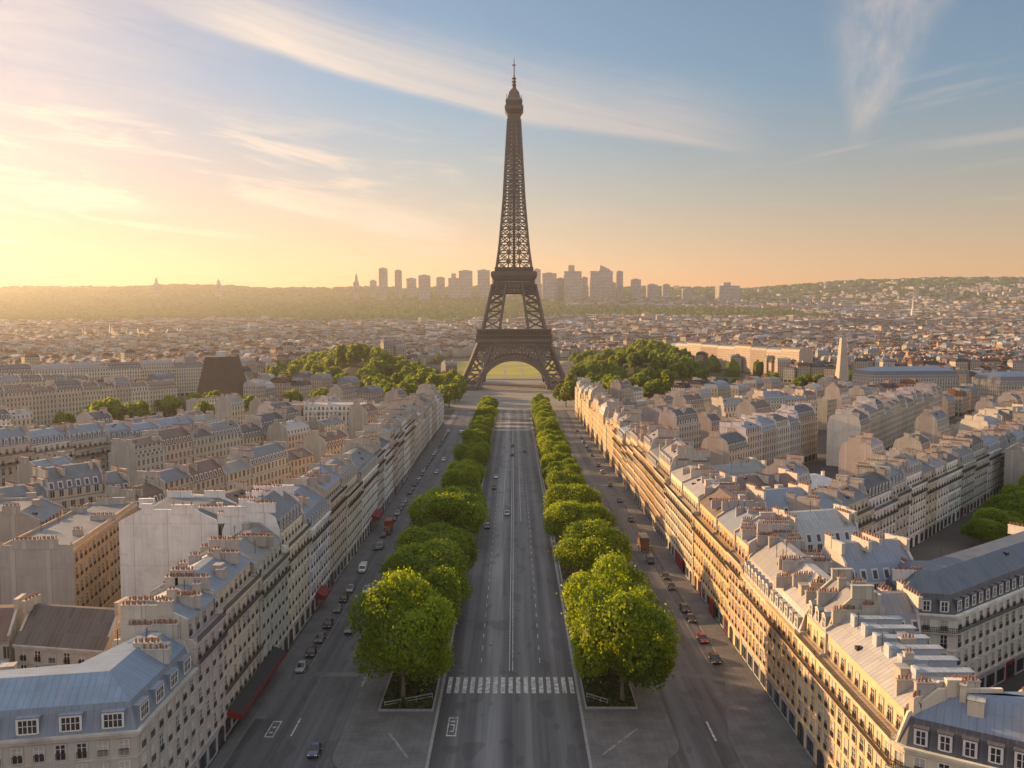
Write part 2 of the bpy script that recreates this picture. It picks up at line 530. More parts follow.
def link(name, data, parent=None, loc=(0, 0, 0), rz=0.0, color=None, scale=None):
    o = bpy.data.objects.new(name, data); COL.objects.link(o)
    o.parent = parent; o.location = loc; o.rotation_euler = (0, 0, rz)
    if color: o.color = tuple(color[:3]) + (1,)
    if scale: o.scale = scale
    return o


def obj(name, mb, mats, parent=None, color=None):
    """links a builder whose points are given in world space; under a parent it is moved to the parent's origin"""
    off = tuple(parent.location) if parent is not None else (0, 0, 0)
    return link(name, mb.mesh(name, mats if isinstance(mats, (list, tuple)) else [mats], off), parent, color=color)


def tag(o, label, cat, group=None):
    o['label'] = label; o['category'] = cat
    if group: o['group'] = group
    return o


def thing(name, label, cat, loc, group=None, rz=0.0):
    return tag(link(name, None, None, loc, rz), label, cat, group)


def struct(name, mb, mats, color=None):
    o = obj(name, mb, mats, None, color); o['kind'] = 'structure'; return o


_O = ['zeroth', 'first', 'second', 'third', 'fourth', 'fifth', 'sixth', 'seventh', 'eighth', 'ninth', 'tenth', 'eleventh', 'twelfth', 'thirteenth',
      'fourteenth', 'fifteenth', 'sixteenth', 'seventeenth', 'eighteenth', 'nineteenth']
_T = {2: ('twentieth', 'twenty'), 3: ('thirtieth', 'thirty'), 4: ('fortieth', 'forty'), 5: ('fiftieth', 'fifty'), 6: ('sixtieth', 'sixty'), 7: ('seventieth', 'seventy'), 8: ('eightieth', 'eighty')}
ORD = _O + [_T[i // 10][0] if i % 10 == 0 else _T[i // 10][1] + '-' + _O[i % 10] for i in range(20, 90)]


def jit(c, k=0.12):
    f = 1 + rnd.uniform(-k, k)
    return tuple(max(0.01, x * f * (1 + rnd.uniform(-k, k) * 0.3)) for x in c)


# ------------------------------------------------------------------ terrain
PY = [0, 1650, 2500, 3300, 4200, 5200, 6000, 7000, 7600, 9000]
PZ = [0, 0, 28, 62, 105, 185, 262, 372, 380, 300]


MOUNDS = ((-178, 1010, 26, 42, 120), (-240, 1320, 14, 60, 190), (150, 1020, 26, 40, 120), (215, 1330, 22, 60, 190))


def hill_noise(x, y):
    return (np.sin(x * 0.0021 + 1.3) * 0.5 + np.sin(x * 0.0047 + y * 0.002) * 0.3 + np.sin(x * 0.011 + 2) * 0.12)


def terrain(x, y):
    x = np.asarray(x, float); y = np.asarray(y, float)
    z = np.interp(y, PY, PZ)
    for mx, my, mh, sx, sy in MOUNDS: z = z + mh * np.exp(-((x - mx) / sx) ** 2 - ((y - my) / sy) ** 2)
    k = np.clip((y - 4300) / 2700, 0, 1)
    z = z + k * hill_noise(x, y) * 22
    z = z + np.clip((y - 3300) / 2600, 0, 1) * 70 * np.clip((x - 1900) / 1600, 0, 1) ** 1.2 * (y < 9001)
    return z


ys = np.concatenate([np.linspace(-300, 700, 4), np.linspace(760, 1650, 28), np.linspace(1720, 9000, 90)])
xs = np.concatenate([np.linspace(-8500, -700, 60), np.linspace(-660, 660, 54), np.linspace(700, 8500, 60)])
gx, gy = np.meshgrid(xs, ys)
gz = terrain(gx, gy) - 0.06
me = bpy.data.meshes.new('ground')
nx, ny = len(xs), len(ys)
fc = [(j * nx + i, j * nx + i + 1, (j + 1) * nx + i + 1, (j + 1) * nx + i) for j in range(ny - 1) for i in range(nx - 1)]
me.from_pydata(np.stack([gx.ravel(), gy.ravel(), gz.ravel()], 1).tolist(), [], fc)


def ground_mat():
    m, t, b = new_mat('city_and_hills')
    p = geo_pos(t)
    s = t.nodes.new('ShaderNodeSeparateXYZ'); t.links.new(p, s.inputs[0])
    y = V(t, s.outputs[1])
    n1 = noise(t, p, 0.012, 5, 0.7); n2 = noise(t, p, 0.002, 4, 0.6)
    c = mixc(t, n1.lin(0.35, 0.65, 0, 1), (0.055, 0.052, 0.052), (0.13, 0.12, 0.11))
    g = mixc(t, n2.lin(0.4, 0.6, 0, 1), (0.05, 0.055, 0.025), (0.11, 0.10, 0.055))
    hz = V(t, s.outputs[2])
    park = hz.step(0.3, 3.0) * y.step(1650, 1700).rsub(1)
    t.links.new(mixc(t, (y.step(3600, 4300) + park).op('MINIMUM', 1), c, g), b.inputs['Base Color'])
    b.inputs['Roughness'].default_value = 0.95
    b.inputs['Specular IOR Level'].default_value = 0.1
    return m


me.materials.append(ground_mat())
g = link('ground', me); g['kind'] = 'structure'


# ------------------------------------------------------------------ avenue: roads, kerbs, pavements, markings
def sheet(name, pts, z, mat):
    mb = MB(); mb.face([(x, y, z) for x, y in pts], 0); return struct(name, mb, mat)


def slab(name, pts, z0, z1, mats):
    """raised pavement with a kerb face: top material 0, edge material 1"""
    mb = MB()
    n = len(pts)
    mb.face([(x, y, z1) for x, y in pts], 0)
    for i in range(n):
        a, b = pts[i], pts[(i + 1) % n]
        mb.face([(a[0], a[1], z0), (b[0], b[1], z0), (b[0], b[1], z1), (a[0], a[1], z1)], 1)
    return struct(name, mb, mats)


def arc(cx, cy, r, a0, a1, n=8):
    return [(cx + r * math.cos(R(a0 + (a1 - a0) * i / n)), cy + r * math.sin(R(a0 + (a1 - a0) * i / n))) for i in range(n + 1)]


sheet('avenue_road', [(-48.2, 20), (47.8, 20), (47.8, 700), (-48.2, 700)], 0.0, M['asphalt'])
RL, RR = -13.6, 12.0          # carriageway edges
KERB = [M['paving'], M['kerb']]
slab('pavement', [(-48.3, 147), (-44.4, 147), (-44.2, 690), (-48.3, 690)], 0, 0.13, KERB)
slab('pavement', [(43.4, 690), (43.2, 176)] + arc(37.5, 172, 6, 35, -20, 5) + [(36.4, 140), (36.4, 60), (48, 60), (48, 690)], 0, 0.13, KERB)
slab('pavement', [(-48.3, 60), (-46.2, 60), (-46.2, 147.0), (-48.3, 147.0)], 0, 0.125, KERB)
# planted medians with rounded near ends
slab('median_pavement', [(RL, 100), (RL, 640), (-29.5, 640), (-29.6, 150)] + arc(-23.5, 134, 6, 180, 255, 6) + [(-22, 112)], 0, 0.14, KERB)
slab('median_pavement', [(27.8, 640), (RR, 640), (RR, 100), (20, 112)] + arc(21.6, 138, 6, -55, 0, 6) + [(27.7, 160)], 0, 0.14, KERB)
# kerb stone edges of the carriageway
for x0, x1 in ((RL - 0.45, RL + 0.05), (RR - 0.05, RR + 0.45)):
    mb = MB(); mb.box(x0, x1, 100, 640, 0.02, 0.19); struct('kerb', mb, M['kerb'])
for x0, x1 in ((-29.75, -29.2), (27.4, 27.95)):
    mb = MB(); mb.box(x0, x1, 160, 640, 0.02, 0.19); struct('kerb', mb, M['kerb'])


def rects(name, rs, z=0.008, mat=None):
    mb = MB()
    for x0, x1, y0, y1 in rs: mb.face([(x0, y0, z), (x1, y0, z), (x1, y1, z), (x0, y1, z)])
    return struct(name, mb, mat or M['paint'])


nst = 17
rects('zebra_crossing', [(RL + 0.7 + k * 1.48, RL + 0.7 + k * 1.48 + 0.82, 157.5, 165.0) for k in range(nst)])
rects('centre_line_marking', [(-1.0, -0.82, 168, 560), (-0.35, -0.17, 168, 560)], 0.0085)
rects('lane_marking', [(x, x + 0.16, y, y + 2.6) for x in (5.3, -6.9) for y in range(172, 560, 7)], 0.009)
rects('lane_marking', [(x, x + 0.14, y, y + 160) for x in (-4.2, 2.4) for y in range(300, 480, 170)], 0.0095)
rects('stop_line_marking', [(-44.2, -29.9, 165.2, 167.4)], 0.0085, M['paving'])
mb = MB()
for k in range(8):
    xa, xb = 28.1 + k * 1.9, 28.1 + (k + 1) * 1.9
    ya, yb = 168.5 - .02 * (xa - 28) ** 2, 168.5 - .02 * (xb - 28) ** 2
    mb.face([(xa, ya - 2.2, .0085), (xb, yb - 2.2, .0085), (xb, yb, .0085), (xa, ya, .0085)])
struct('stop_line_marking', mb, M['paving'])
bx = [(-11.6, -11.42, 140.5, 147.5), (-10.1, -9.92, 140.5, 147.5), (-11.42, -10.1, 140.5, 140.9), (-11.42, -10.1, 147.1, 147.5), (-11.2, -10.4, 142, 142.5),
      (-11.2, -10.4, 144.4, 144.8), (-10.55, -10.4, 142.5, 144.4), (-11.2, -10.4, 145.6, 146.2)]
rects('cycle_box_marking', bx, 0.0082)
bx = [(-42.6, -42.4, 140, 146), (-41.2, -41, 140, 146), (-42.4, -41.2, 140, 140.4), (-42.4, -41.2, 145.6, 146), (-42.1, -41.5, 141.5, 142), (-42.1, -41.5, 143.4, 144)]
rects('parking_box_marking', bx, 0.0082)
rects('lane_dash_marking', [(-38.2, -37.9, 140.5, 147), (33.9, 34.25, 139, 146)], 0.0088)
rects('parking_line_marking', [(-41.9, -41.75, 170, 560)], 0.0087, M['faded'])
rects('parking_line_marking', [(40.4, 40.55, 172, 560)], 0.0087, M['faded'])
# diagonal white strips on the two paved tips
for a, b in (((-21.5, 141.5), (-17.2, 133)), ((14.4, 134), (21.4, 143))):
    d = Vector((b[0] - a[0], b[1] - a[1])).normalized(); n = (-d.y * 0.22, d.x * 0.22)
    mb = MB(); mb.face([(a[0] - n[0], a[1] - n[1], 0.152), (b[0] - n[0], b[1] - n[1], 0.152), (b[0] + n[0], b[1] + n[1], 0.152), (a[0] + n[0], a[1] + n[1], 0.152)])
    struct('tip_marking', mb, M['faded'])
g = random.Random(2)
for k in range(26):
    x, y = g.choice((-10.4, -5.2, 1.2, 7.8, -34, 33.5)) + g.uniform(-.4, .4), g.uniform(136, 330)
    mb = MB(); mb.face([(x + .42 * math.cos(a * .6283), y + .42 * math.sin(a * .6283), 0.0075) for a in range(10)]); struct('manhole_cover', mb, M['iron'])
# far end of the avenue: cross streets, forecourt and lawn
sheet('forecourt', [(-120, 700.5), (120, 700.5), (120, 1000), (-120, 1000)], 0.0, M['plaza'])
rects('crossing_marking', [(-13, 11.5, y, y + 3.5) for y in (563, 585, 604)], 0.01)
rects('crossing_marking', [(-28, 28, 705 + k * 26, 705 + k * 26 + 5) for k in range(4)], 0.011, M['paving'])
sheet('garden_path', [(-120, 1000.5), (120, 1000.5), (120, 1112), (-120, 1112)], 0.002, M['plaza'])
sheet('champ_lawn', [(-46, 1124), (46, 1124), (52, 1680), (-52, 1680)], 0.006, M['lawn'])
rects('lawn_path', [(-15, -12, 1124.5, 1680), (11, 14, 1124.5, 1680)], 0.012, M['plaza'])
sheet('lawn_border', [(-140, 1112.5), (140, 1112.5), (140, 1690), (-140, 1690)], 0.0, M['lawn'])
mb = MB(); mb.box(-38, 38, 1080, 1082, 0, 2.2)
wl = obj('low_stone_wall', mb, M['white_wall']); tag(wl, 'low white stone wall across the lawn seen through the tower arch', 'wall')

# ------------------------------------------------------------------ iron tower
TY = 970.0
tw = thing('lattice_tower', 'tall brown iron lattice tower with two platforms and an arch at the avenue end', 'tower', (0, TY, 0))
WZ = [0, 30, 52, 66, 115, 131, 156, 211, 253, 300]
WO = [61, 47.5, 39, 34.8, 24.2, 20.2, 16.7, 11.9, 9.6, 6.9]
WI = [41, 30, 22.5, 16.2, 9.2, 6.8, 5.4, 3.6, 2.6, 1.6]
wo_ = lambda z: float(np.interp(z, WZ, WO)); wi_ = lambda z: float(np.interp(z, WZ, WI))


def leg(sx, sy, z0, z1, n, rc, rb):
    mb = MB()
    zs = [z0 + (z1 - z0) * i / n for i in range(n + 1)]
    def cor(z):
        a, b = wi_(z), wo_(z)
        return [(sx * a, TY + sy * a, z), (sx * b, TY + sy * a, z), (sx * b, TY + sy * b, z), (sx * a, TY + sy * b, z)]
    for za, zb in zip(zs, zs[1:]):
        A, B = cor(za), cor(zb)
        mid = cor((za + zb) / 2)
        for i in range(4):
            j = (i + 1) % 4
            mb.beam(A[i], B[i], rc)
            mb.beam(A[i], B[j], rb); mb.beam(A[j], B[i], rb)
            mb.beam(B[i], B[j], rb * 1.15)
    return mb


for sx in (-1, 1):
    for sy in (-1, 1):
        mb = leg(sx, sy, 0, 64, 4, 1.2, 0.42)
        # masonry shoe
        a, b = 39.5, 63
        x0, x1 = sorted((sx * a, sx * b)); y0, y1 = sorted((sy * a, sy * b))
        mb.box(x0, x1, TY + y0, TY + y1, -0.5, 3.5)
        obj('leg', mb, M['tower'], tw)
        obj('upper_leg', leg(sx, sy, 66, 115, 5, 1.0, 0.40), M['tower'], tw)
# spire shaft: outer corner posts, inner posts and cross bracing on all four faces
mb = MB()
zs = [131]
while zs[-1] < 296: zs.append(zs[-1] + max(4.2, wo_(zs[-1]) * 0.55))
for za, zb in zip(zs, zs[1:]):
    oa, ob_, ia, ib = wo_(za), wo_(zb), wi_(za), wi_(zb)
    for k in range(4):
        rot = Matrix.Rotation(math.pi / 2 * k, 3, 'Z')
        def T(x, y, z):
            q = rot @ Vector((x, y, 0)); return (q.x, q.y + TY, z)
        mb.beam(T(-oa, -oa, za), T(-ob_, -ob_, zb), 0.95)
        for s in (-1, 1):
            mb.beam(T(s * ia, -oa, za), T(s * ib, -ob_, zb), 0.6)
            mb.beam(T(s * ia, -oa, za), T(s * ob_, -ob_, zb), 0.5); mb.beam(T(s * oa, -oa, za), T(s * ib, -ob_, zb), 0.5)
        mb.beam(T(-ob_, -ob_, zb), T(ob_, -ob_, zb), 0.6)
        mb.beam(T(-ia, -oa, za), T(ib, -ob_, zb), 0.4); mb.beam(T(ia, -oa, za), T(-ib, -ob_, zb), 0.4)
mb.box(-1.6, 1.6, TY - 1.6, TY + 1.6, 131, 296)
obj('shaft', mb, M['tower'], tw)


def ringbox(mb, h, z0, z1, thick, m=0):
    mb.box(-h, h, TY - h, TY - h + thick, z0, z1, m); mb.box(-h, h, TY + h - thick, TY + h, z0, z1, m)
    mb.box(-h, -h + thick, TY - h + thick, TY + h - thick, z0, z1, m); mb.box(h - thick, h, TY - h + thick, TY + h - thick, z0, z1, m)


def lattice_band(mb, h, z0, z1, n, r):
    """criss-cross girder band round the tower at half-width h"""
    for k in range(4):
        rot = Matrix.Rotation(math.pi / 2 * k, 3, 'Z')
        def T(x, z):
            q = rot @ Vector((x, -h, 0)); return (q.x, q.y + TY, z)
        mb.beam(T(-h, z0), T(h, z0), r * 1.6); mb.beam(T(-h, z1), T(h, z1), r * 1.6)
        for i in range(n):
            xa, xb = -h + 2 * h * i / n, -h + 2 * h * (i + 1) / n
            mb.beam(T(xa, z0), T(xb, z1), r); mb.beam(T(xb, z0), T(xa, z1), r); mb.beam(T(xb, z0), T(xb, z1), r * 0.8)


p1 = MB()
ringbox(p1, 42.5, 51.5, 55.0, 14); ringbox(p1, 41.0, 55.0, 58.2, 20, 1); ringbox(p1, 42.0, 58.2, 59.2, 22)
ringbox(p1, 40.2, 59.2, 64.2, 16, 1); ringbox(p1, 41.2, 64.2, 65.6, 20)
for k in range(26):
    x = -41 + 82 * k / 25
    p1.box(x - 0.3, x + 0.3, TY - 42.2, TY - 41.4, 55, 64.2)
first = obj('first_platform', p1, [M['tower'], M['tower_dark']], tw)
mb = MB(); lattice_band(mb, 40.3, 41.5, 50.8, 26, 0.42); obj('girder_band', mb, M['tower'], tw)
p2 = MB()
ringbox(p2, 22.5, 115, 117.5, 8); ringbox(p2, 24.0, 121.5, 124, 12); ringbox(p2, 25.6, 124, 128.2, 12); ringbox(p2, 24.4, 128.2, 129.4, 12)
ringbox(p2, 21.5, 129.4, 134.0, 9, 1)
lattice_band(p2, 22.6, 117.5, 121.5, 12, 0.42)
for k in range(16):
    x = -25 + 50 * k / 15
    p2.box(x - 0.25, x + 0.25, TY - 25.9, TY - 25.6, 124, 129)
obj('second_platform', p2, [M['tower'], M['tower_dark']], tw)
mb = MB(); lattice_band(mb, 22.9, 106.5, 114, 12, 0.5); obj('girder_band', mb, M['tower'], tw)
for k in range(4):
    rot = Matrix.Rotation(math.pi / 2 * k, 3, 'Z')
    mb = MB(); pi_, po_ = [], []
    n = 28
    for i in range(n + 1):
        a = math.pi * i / n
        pi_.append((36.0 * math.cos(a), 1.5 + 30.5 * math.sin(a))); po_.append((40.0 * math.cos(a), 1.5 + 34.6 * math.sin(a)))
    def T(p, dz=0):
        yy = -wo_(p[1]) + dz
        q = rot @ Vector((p[0], yy, 0)); return (q.x, q.y + TY, p[1])
    for i in range(n):
        mb.beam(T(pi_[i]), T(pi_[i + 1]), 1.1); mb.beam(T(po_[i]), T(po_[i + 1]), 1.1)
        mb.beam(T(pi_[i]), T(po_[i + 1]), 0.5); mb.beam(T(po_[i]), T(pi_[i + 1]), 0.5); mb.beam(T(pi_[i]), T(po_[i]), 0.6)
        A, B, C_, D = T(pi_[i], 1.6), T(pi_[i + 1], 1.6), T(po_[i + 1], 1.6), T(po_[i], 1.6)
        mb.face([A, B, C_, D])
        if 4 < i < n - 4 and i % 1 == 0:
            top = (po_[i][0], 41.5)
            mb.beam(T(po_[i]), T(top), 0.45); mb.beam(T(po_[i]), T((po_[i + 1][0], 41.5)), 0.4)
    obj('arch', mb, M['tower'], tw)
mb = MB()
mb.box(-7.2, 7.2, TY - 7.2, TY + 7.2, 296, 304, 0)
for (h0, z0, h1, z1) in ((7.2, 304, 10.3, 309), (10.3, 309, 10.3, 313), (9.0, 313, 9.4, 319), (9.4, 319, 7.0, 322), (7.0, 322, 5.5, 328), (5.5, 328, 2.6, 333)):
    for k in range(4):
        rot = Matrix.Rotation(math.pi / 2 * k, 3, 'Z')
        def T(x, y, z):
            q = rot @ Vector((x, y, 0)); return (q.x, q.y + TY, z)
        mb.face([T(-h0, -h0, z0), T(h0, -h0, z0), T(h1, -h1, z1), T(-h1, -h1, z1)], 1 if z0 == 313 else 0)
    mb.face([(-h1, TY - h1, z1), (h1, TY - h1, z1), (h1, TY + h1, z1), (-h1, TY + h1, z1)])
for x, h in ((-8, 5), (-5, 8), (5.5, 7), (8, 4), (-3, 9), (3.4, 9)):
    mb.box(x - 0.35, x + 0.35, TY - 6, TY - 5.3, 319, 321 + h)
obj('summit_gallery', mb, [M['tower'], M['tower_dark']], tw)
mb = MB()
mb.lathe([(2.6, 331), (1.9, 338), (1.5, 340), (1.1, 346), (0.75, 348), (0.6, 360), (0.35, 366.5)], 8, (0, TY))
mb.box(-1.9, 1.9, TY - 0.4, TY + 0.4, 358.5, 359.6)
for z in (337, 340.5, 344): mb.box(-2.4, 2.4, TY - 2.4, TY + 2.4, z, z + 0.7)
obj('antenna', mb, M['tower_dark'], tw)

# ------------------------------------------------------------------ shared building pieces (built once, copied as children)
def pane_mesh(wd, ht, kind):
    h = wd / 2; mb = MB(); mb.face([(-h, -.03, -.05), (h, -.03, -.05), (h, -.03, ht), (-h, -.03, ht)])
    return mb.mesh('pane', [M['curtain' if kind == 1 else 'glass']])


def window_mesh(wd, ht, kind, bare=False):
    """a window on a wall: local x along the wall, -y outward, z up from the sill. materials: frame, glass, curtain, shutter, trim"""
    mb = MB(); h = wd / 2
    mb.box(-h - .16, -h, -.13, .0, -.05, ht + .16, 4); mb.box(h, h + .16, -.13, .0, -.05, ht + .16, 4)
    mb.box(-h, h, -.15, 0, ht, ht + .2, 4); mb.box(-h - .2, h + .2, -.24, 0, -.16, -.05, 4)
    if not bare: mb.face([(-h, -.03, -.05), (h, -.03, -.05), (h, -.03, ht), (-h, -.03, ht)], 2 if kind == 1 else 1)
    mb.box(-.05, .05, -.07, -.035, -.05, ht, 0)
    for z in (ht * .36, ht * .7): mb.box(-h, h, -.06, -.035, z - .03, z + .03, 0)
    mb.box(-h, -h + .07, -.07, -.035, -.05, ht, 0); mb.box(h - .07, h, -.07, -.035, -.05, ht, 0)
    if kind == 2:
        for s in (-1, 1):
            x0, x1 = sorted((s * (h + .17), s * (h + .62))); mb.box(x0, x1, -.07, -.005, 0, ht, 3)
    if kind == 3:                                   # blind half drawn
        mb.face([(-h, -.034, ht * .5), (h, -.034, ht * .5), (h, -.034, ht), (-h, -.034, ht)], 2)
    for i in range(9):                              # window guard
        x = -h + wd * i / 8; mb.box(x - .02, x + .02, -.2, -.17, .0, .78, 5)
    mb.box(-h, h, -.22, -.16, .74, .82, 5)
    return mb.mesh('window', [M['frame'], M['glass'], M['curtain'], M['shutter'], M['trim'], M['iron']])


def dormer_mesh(kind, h=.78):
    """dormer: front at y=0 facing -y, body runs back into the slope. materials: cheek zinc, glass, frame, roof zinc"""
    mb = MB(); ht, dp = 2.05, 2.2; g_ = h - .28
    mb.box(-h, h, 0, dp, -.1, ht, 0)
    mb.box(-h - .12, h + .12, -.12, dp, ht, ht + .14, 3)
    if kind: mb.face([(-h - .1, -.1, ht + .14), (h + .1, -.1, ht + .14), (0, -.1, ht + .62)], 2); mb.face([(-h - .12, -.12, ht + .14), (0, -.12, ht + .64), (0, dp, ht + .64), (-h - .12, dp, ht + .14)], 3); mb.face([(h + .12, dp, ht + .14), (0, dp, ht + .64), (0, -.12, ht + .64), (h + .12, -.12, ht + .14)], 3)
    mb.face([(-g_, -.02, .12), (g_, -.02, .12), (g_, -.02, 1.8), (-g_, -.02, 1.8)], 1)
    if h > 1:
        for x in (-.55, .55): mb.box(x - .04, x + .04, -.06, -.025, .12, 1.8, 2)
    for a in ((-h, -g_, 0, 2.05), (g_, h, 0, 2.05), (-g_, g_, 1.8, 2.05), (-g_, g_, -.05, .12), (-.06, .06, .12, 1.8)):
        mb.box(a[0], a[1], -.06, -.025, a[2], a[3], 2)
    mb.box(-g_, g_, -.05, -.025, 1.0, 1.07, 2)
    return mb.mesh('dormer', [M['zinc'], M['glass'], M['frame'], M['zinc']])


def chimney_mesh(L, h, npots, name='chimney'):
    mb = MB(); mb.box(-L / 2, L / 2, -.34, .34, -1.2, h, 0); mb.box(-L / 2 - .08, L / 2 + .08, -.42, .42, h, h + .14, 1)
    for i in range(npots):
        x = -L / 2 + .35 + (L - .7) * i / max(1, npots - 1)
        mb.lathe([(.17, h + .14), (.13, h + .62 + .25 * ((i * 7) % 3) / 3), (.16, h + .66 + .25 * ((i * 7) % 3) / 3)], 6, (x, 0.1 if i % 2 else -.1), 2)
    return mb.mesh('chimney', [M['party'], M['trim'], M['terracotta']])


def shop_mesh(wd, kind):
    mb = MB(); h = wd / 2
    if kind == 2:                                   # arched bay
        pts = [(-h + .25, -.03, 0), (h - .25, -.03, 0), (h - .25, -.03, 2.4)]
        pts += [((h - .25) * math.cos(R(a)), -.03, 2.4 + .95 * math.sin(R(a))) for a in range(15, 180, 15)] + [(-h + .25, -.03, 2.4)]
        mb.face(pts, 1)
        mb.box(-.05, .05, -.08, -.035, 0, 3.2, 0)
        mb.box(-h + .25, h - .25, -.08, -.035, 2.35, 2.45, 0)
        return mb.mesh('arched_shop_bay', [M['iron'], M['glass'], M['trim']])
    mb.box(-h, h, -.12, -.005, 2.95, 3.55, 2)
    mb.face([(-h + .15, -.03, .35), (h - .15, -.03, .35), (h - .15, -.03, 2.95), (-h + .15, -.03, 2.95)], 1)
    mb.box(-h, -h + .15, -.14, 0, 0, 2.95, 2); mb.box(h - .15, h, -.14, 0, 0, 2.95, 2)
    mb.box(-h + .15, h - .15, -.1, -.005, 0, .35, 2); mb.box(-.07, .07, -.09, -.035, .35, 2.95, 0)
    return mb.mesh('shopfront', [M['iron'], M['glass'], M['red'] if kind == 1 else M['shutter']])


def skylight_mesh():
    mb = MB(); mb.box(-.45, .45, -.6, .6, -.3, .22, 0); mb.box(-.36, .36, -.5, .5, .22, .25, 1)
    return mb.mesh('skylight', [M['iron'], M['glass']])


def hatch_mesh():
    mb = MB(); mb.box(-.9, .9, -.7, .7, -.8, 1.3, 0); mb.box(-1.0, 1.0, -.8, .8, 1.3, 1.42, 1)
    return mb.mesh('roof_hatch', [M['party'], M['zinc']])


def aerial_mesh():
    mb = MB(); mb.box(-.04, .04, -.04, .04, -.6, 2.6, 0)
    for z in (1.7, 2.1, 2.5): mb.box(-.6, .6, -.03, .03, z, z + .05, 0)
    return mb.mesh('aerial', [M['iron']])


WIN = {(hh, k): window_mesh(1.2, hh, k) for hh in (1.9, 2.45) for k in range(4)}
WINB = {(hh, k): window_mesh(1.2, hh, k, True) for hh in (1.9, 2.45) for k in range(4)}
PANE = {(hh, k): pane_mesh(1.2, hh, k) for hh in (1.9, 2.45) for k in range(4)}
DORM = [dormer_mesh(0), dormer_mesh(1), dormer_mesh(0, 1.35)]
CHIM = [chimney_mesh(2.2, 1.0, 4), chimney_mesh(3.8, .9, 8), chimney_mesh(5.6, .8, 12), chimney_mesh(1.2, 1.3, 2)]
CHIM_BARE = [chimney_mesh(2.2, 1.0, 0), chimney_mesh(3.4, .9, 0), chimney_mesh(4.6, .8, 3), chimney_mesh(1.2, 1.3, 1)]
SHOP = [shop_mesh(3.6, k) for k in range(3)]
SKYL, HATCH, AERIAL = skylight_mesh(), hatch_mesh(), aerial_mesh()

CREAM, GOLD, GREY, WHITE, BEIGE, PINK = (.63, .55, .44), (.62, .49, .33), (.52, .475, .42), (.76, .72, .66), (.55, .46, .36), (.56, .455, .38)
ZBLUE, ZGREY, ZPALE, SLATE, BROWN, ZDARK = (.20, .25, .31), (.265, .262, .262), (.385, .378, .37), (.07, .07, .078), (.15, .095, .07), (.15, .165, .185)
CNAME = {CREAM: 'cream', GOLD: 'golden', GREY: 'grey', WHITE: 'white', BEIGE: 'beige', PINK: 'pinkish'}
RNAME = {ZBLUE: 'blue zinc', ZGREY: 'grey zinc', ZPALE: 'pale zinc', SLATE: 'dark slate', BROWN: 'brown', ZDARK: 'dark zinc'}
FOOT = []                      # footprints already taken (centre x, y, radius)


def inset(poly, ds):
    n = len(poly); L = []
    for i in range(n):
        a, b = Vector(poly[i]), Vector(poly[(i + 1) % n]); d = (b - a).normalized(); nn = Vector((-d.y, d.x))
        L.append((a + nn * ds[i], d))
    out = []
    for i in range(n):
        (p, d), (q, e) = L[i - 1], L[i]
        c = d.x * e.y - d.y * e.x
        if abs(c) < 1e-6: out.append(tuple(q)); continue
        s = ((q.x - p.x) * e.y - (q.y - p.y) * e.x) / c
        out.append(tuple(p + d * s))
    return out


